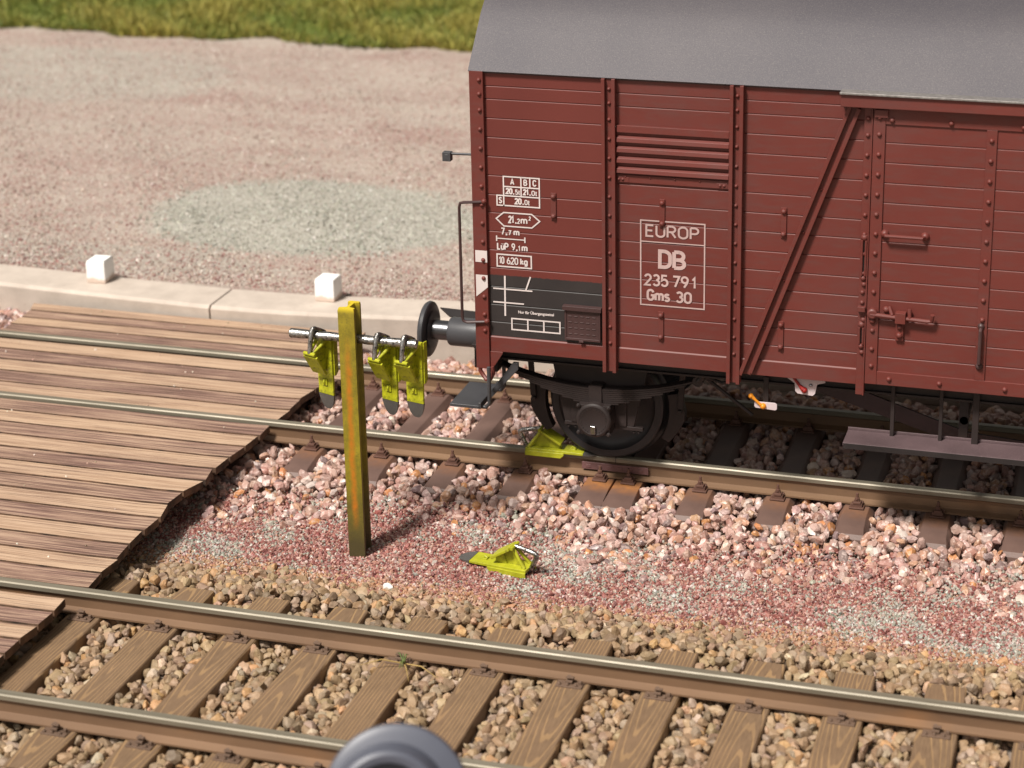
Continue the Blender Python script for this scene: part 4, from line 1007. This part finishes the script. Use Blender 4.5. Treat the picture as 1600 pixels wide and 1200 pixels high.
# wheelset with guards, spring, brakes
def wheel(x, y, s, par):
    m = MB(); o = (x, y, .5)
    m.lathe([(.0, .425), (.0, .478), (.012, .492), (.09, .500), (.105, .512), (.112, .530), (.122, .534), (.135, .520), (.138, .42), (.09, .405), (.085, .25), (.12, .13), (.12, .0)], o, (0, s, 0), 96, caps=False)
    m.lathe([(.0, .425), (.012, .418), (.030, .405), (.055, .36), (.055, .22), (.03, .17), (-.02, .14), (-.02, .0)], o, (0, s, 0), 96, caps=False)
    return m.build('wheel', M['tyre'], par, smooth=32)
for X0 in (-.07, 5.82):
    m = MB(); m.tube([(X0, -1.1, .5), (X0, 1.0, .5)], .075, 20); ax = m.build('wheelset', M['dark'], W)
    wheel(X0, -.850, 1, ax); wheel(X0, .780, -1, ax)
    for s, y in ((-1, -1.08), (1, 1.0)):
        m = MB(); m.prism([(X0-.40, .93), (X0+.42, .93), (X0+.30, .42), (X0+.235, .40), (X0+.235, .50), (X0+.14, .66), (X0-.14, .66), (X0-.235, .50), (X0-.235, .40), (X0-.30, .42)], 1, y-.012, y+.012)
        m.box(X0-.30, X0+.38, y-.02+s*.0, y+.02, .385, .418)
        for q in (-.27, -.21, .30, .34): m.bolt(X0+q, y, .372, .015, .008, d=(0, 0, -1))
        m.box(X0-.24, X0-.14, y-.03, y+.03, .42, .72); m.box(X0+.14, X0+.24, y-.03, y+.03, .42, .72)
        m.build('axle_guard', M['dark'], W, bevel=.003, seg=1)
        m = MB(); yy = y+s*.02
        m.box(X0-.135, X0+.135, min(yy, yy+s*.16), max(yy, yy+s*.16), .385, .645); m.lathe([(.0, .15), (.165, .15), (.178, .14), (.182, .125), (.178, .118), (.180, .0)], (X0, yy, .515), (0, s, 0), 40)
        for a, b in ((-.13, .64), (.13, .64), (-.13, .40), (.13, .40)): m.bolt(X0+a, yy+s*.165, b, .020, .012, d=(0, s, 0))
        for t in range(26):
            if t in (0, 7, 13, 20): continue
            th = R(t*360/26); m.box(X0+.108*math.sin(th)-.004, X0+.108*math.sin(th)+.004, min(yy+s*.178, yy+s*.184), max(yy+s*.178, yy+s*.184), .515+.108*math.cos(th)-.006, .515+.108*math.cos(th)+.006)
        ab = m.build('axle_box', M['dark'], W, bevel=.002, seg=1)
        m = MB(); m.box(X0-.022, X0+.022, min(yy+s*.18, yy+s*.20), max(yy+s*.18, yy+s*.20), .40, .475); m.build('cover_key', M['shiny'], ab, bevel=.006)
        m = MB(); ys = y+s*.08; NL = 8
        for i in range(NL):
            half = .86-i*.095; th_ = .0175
            top = []
            for q in np.linspace(-half, half, 17): top.append((X0+q, .775+.155*(q/.86)**2-i*th_))
            m.prism(top+[(a, b-th_+.003) for a, b in top[::-1]], 1, ys-.045+.001*i, ys+.045-.001*i)
        m.box(X0-.055, X0+.055, ys-.055, ys+.055, .628, .800)
        m.build('leaf_spring', M['dark'], W, smooth=25)
        for q in (-1, 1):
            m = MB(); xe = X0+q*.87
            m.lathe([(-.06, .045), (.06, .045)], (xe, ys, .925), (0, 1, 0), 16)
            m.tube([(xe, ys+.055, .925), (xe+q*.09, ys+.055, 1.03)], .022, 8); m.tube([(xe, ys-.055, .925), (xe+q*.09, ys-.055, 1.03)], .022, 8)
            m.prism([(xe+q*.03, 1.08), (xe+q*.20, 1.08), (xe+q*.13, .98), (xe+q*.04, .98)], 1, ys-.07, ys+.07)
            m.build('spring_shackle', M['dark'], W, bevel=.003, seg=1)
    for y in (-.80, .73):
        for q in (-1, 1):
            m = MB(); arc = []
            for a in np.linspace(-29, 14, 9): arc.append((X0+q*.545*math.cos(R(a)), .5+.545*math.sin(R(a))))
            outer = []
            for a in np.linspace(14, -29, 9): 
                t = 1-abs(a+5)/30; outer.append((X0+q*(.60+.09*max(0, t))*math.cos(R(a)), .5+(.60+.09*max(0, t))*math.sin(R(a))))
            m.prism(arc+outer, 1, y-.045, y+.045)
            m.prism([(X0+q*.62, .52), (X0+q*.67, .52), (X0+q*.70, 1.0), (X0+q*.65, 1.0)], 1, y-.075, y-.05)
            m.tube([(X0+q*.64, y-.09, .50), (X0+q*.64, y+.09, .50)], .022, 8)
            m.build('brake_block', M['dark'], W, bevel=.006)
# brake gear, levers, footboard
m = MB(); m.prism([(1.35, 1.0), (1.42, 1.04), (2.95, .545), (3.6, .50), (3.6, .44), (2.88, .44), (1.38, .88)], 1, -.82, -.80)
m.prism([(3.6, .50), (4.6, .66), (4.6, .58), (3.6, .44)], 1, -.82, -.80); m.build('truss_bar', paint('bar_plum_black', (.042, .027, .031), .5, .2), W)
m = MB()
m.tube([(1.20, -.9, .55), (.75, -.9, .88)], .016, 8); m.tube([(1.5, -.5, .80), (5.2, -.5, .80)], .02, 8); m.tube([(2.95, -1.15, .78), (2.95, 1.0, .78)], .035, 10)
m.box(2.91, 2.98, -1.15, -1.05, .5, 1.0); m.lathe([(-.03, .16), (.5, .16), (.52, .1)], (3.2, .15, .82), (1, 0, 0), 24)
m.tube([(.62, -.95, .93), (.95, -.95, .83), (1.6, -.95, 1.02)], .015, 8)
m.build('brake_rigging', M['dark'], W)
m = MB(); m.box(2.045, 5.2, -1.525, -1.235, .625, .650); m.box(2.045, 5.2, -1.250, -1.235, .650, .672)
fb = m.build('footboard', M['board'], W, bevel=.003, seg=1)
m = MB(); m.box(2.05, 5.2, -1.5275, -1.5255, .602, .646); m.build('footboard_edge', M['black'], fb)
m = MB()
for x, wd_ in ((2.40, .03), (2.78, .028), (3.05, .05), (4.0, .03), (4.85, .03)):
    m.box(x-wd_/2, x+wd_/2, -1.30, -1.27, .64, 1.10); m.box(x-wd_/2, x+wd_/2, -1.50, -1.27, .608, .624)
m.build('footboard_bracket', M['dark'], fb, bevel=.002, seg=1)
# brake indicator plates
m = MB(); yv = -1.335
m.prism([(1.56, 1.105), (1.86, 1.105), (1.865, 1.065), (1.80, 1.045), (1.785, .965), (1.765, .945), (1.645, .955), (1.625, .975), (1.62, 1.04), (1.56, 1.08)], 1, yv, yv+.008)
ip = m.build('indicator_plate', M['tagwhite'], W)
m = MB(); m.tube([(1.575, yv-.012, 1.108), (1.61, yv-.012, 1.095), (1.66, yv-.012, 1.03), (1.69, yv-.012, 1.00)], [.012, .012, .012, .022], 8); m.rivet(1.70, yv-.006, .99, .026); m.build('lever', M['signal_red'], ip)
m = MB(); m.rivet(1.75, yv, 1.035, .016); m.build('stud', M['shiny'], ip)
m = MB(); yv = -1.30; m.prism([(1.29, .838), (1.46, .838), (1.475, .825), (1.475, .785), (1.462, .773), (1.30, .782), (1.288, .795)], 1, yv, yv+.008)
ip = m.build('changeover_plate', M['tagwhite'], W, bevel=.003, seg=1)
m = MB(); m.tube([(1.255, yv-.012, .895), (1.30, yv-.012, .855), (1.345, yv-.012, .815)], [.020, .011, .012], 8); m.rivet(1.362, yv-.004, .803, .026); m.rivet(1.262, yv-.012, .885, .022); m.build('lever', M['amber'], ip)
m = MB(); m.box(1.36, 1.40, yv+.009, yv+.02, .80, 1.05); m.build('plate_hanger', M['dark'], ip)

# ------------------------------------------------------------ small loose things
r_ = np.random.default_rng(88); N = 70
x = r_.uniform(-6.8, -3.3, N); y = np.where(r_.uniform(0, 1, N) < .5, r_.uniform(-4.1, -.9, N), r_.uniform(-.7, 1.6, N)); ok = (np.abs(y-.7165) > .16); x, y = x[ok], y[ok]; N = len(x)
o = cloud('crumbs', np.stack([x, y, np.full(N, -.024)], 1), r_.uniform(.006, .013, N), pick([(.7, .62, .52), (.5, .33, .25), (.35, .3, .2)], [3, 2, 1], N, r_), M['grain'], seed=89, sub=1, planes=8, protos=6)
tag(o, 'tiny pale crumbs of grit scattered on the crossing boards', 'grit', kind='stuff')
r_ = np.random.default_rng(77); m = MB(); g_ = MB()
for i in range(9):
    a = r_.uniform(0, 2*math.pi); L_ = r_.uniform(.06, .16) if i < 6 else r_.uniform(.28, .38); a = a if i < 6 else (math.pi+.45, -.5, -1.1)[i-6]
    q = [(0, 0, 0), (math.cos(a)*L_*.5, math.sin(a)*L_*.5, .05), (math.cos(a)*L_, math.sin(a)*L_, .02)]
    (m if i < 6 else g_).tube(q, [.006, .005, .001], 5)
gt = tag(empty('grass_tuft', (-.62, -4.37, -.165)), 'tiny tuft of green and straw coloured grass caught beside the near rail', 'grass tuft')
k = NT('tuft_green', .7); gm = k.col((.10, .13, .03)); k = NT('tuft_straw', .7); sm_ = k.col((.38, .26, .09))
m.build('blades', gm, gt); g_.build('straw', sm_, gt)
r_ = np.random.default_rng(5); Vp, Fp = proto(2, 9, 45, r_); m = MB(); m.add([tuple(v) for v in Vp*np.array([.045, .035, .028])], [tuple(f) for f in Fp])
o = m.build('pebble', paint('white_pebble', (.80, .79, .75), .5, .1), smooth=0); o.location = (-1.245, -3.03, -.30)
tag(o, 'single white pebble at the edge of the tan ballast, right of the post', 'pebble')

# ------------------------------------------------------------ blurred grey fitting in the foreground
cd = (Vector((4.19, -16.53, 7.07))-Vector((.745, -8, 1.25))).normalized()
bp = tag(empty('ringed_post', (.745, -8.0, -.42)), 'out of focus blue grey ringed cylinder head at the bottom edge of the picture', 'ringed post')  # unidentified object, built as a guessed ringed cylinder head on a post; gives no light
ax_ = (cd+Vector((-.05, 0, -.10))).normalized(); o_ = Vector((0, 0, 1.63))
m = MB(); m.lathe([(-.16, .30), (-.14, .345), (-.05, .372), (.0, .378), (.03, .368), (.045, .33)], o_, ax_, 64)
m.build('flange', M['buffergrey'], bp, smooth=40)
m = MB(); m.lathe([(.02, .310), (.10, .305), (.20, .285), (.235, .27), (.245, .250), (.23, .215), (.10, .20), (.08, .0)], o_-ax_*.0+Vector((-.035, 0, -.03)), ax_, 64); m.build('inner_cylinder', M['buffergrey'], bp, smooth=40)
m = MB(); m.tube([(0, .05, 0), (0, .05, 1.4)], .07, 20); m.lathe([(0, .18), (.06, .18), (.07, .08)], (0, .05, 0), (0, 0, 1), 24); m.build('pole', M['buffergrey'], bp)
bpy.context.view_layer.update()
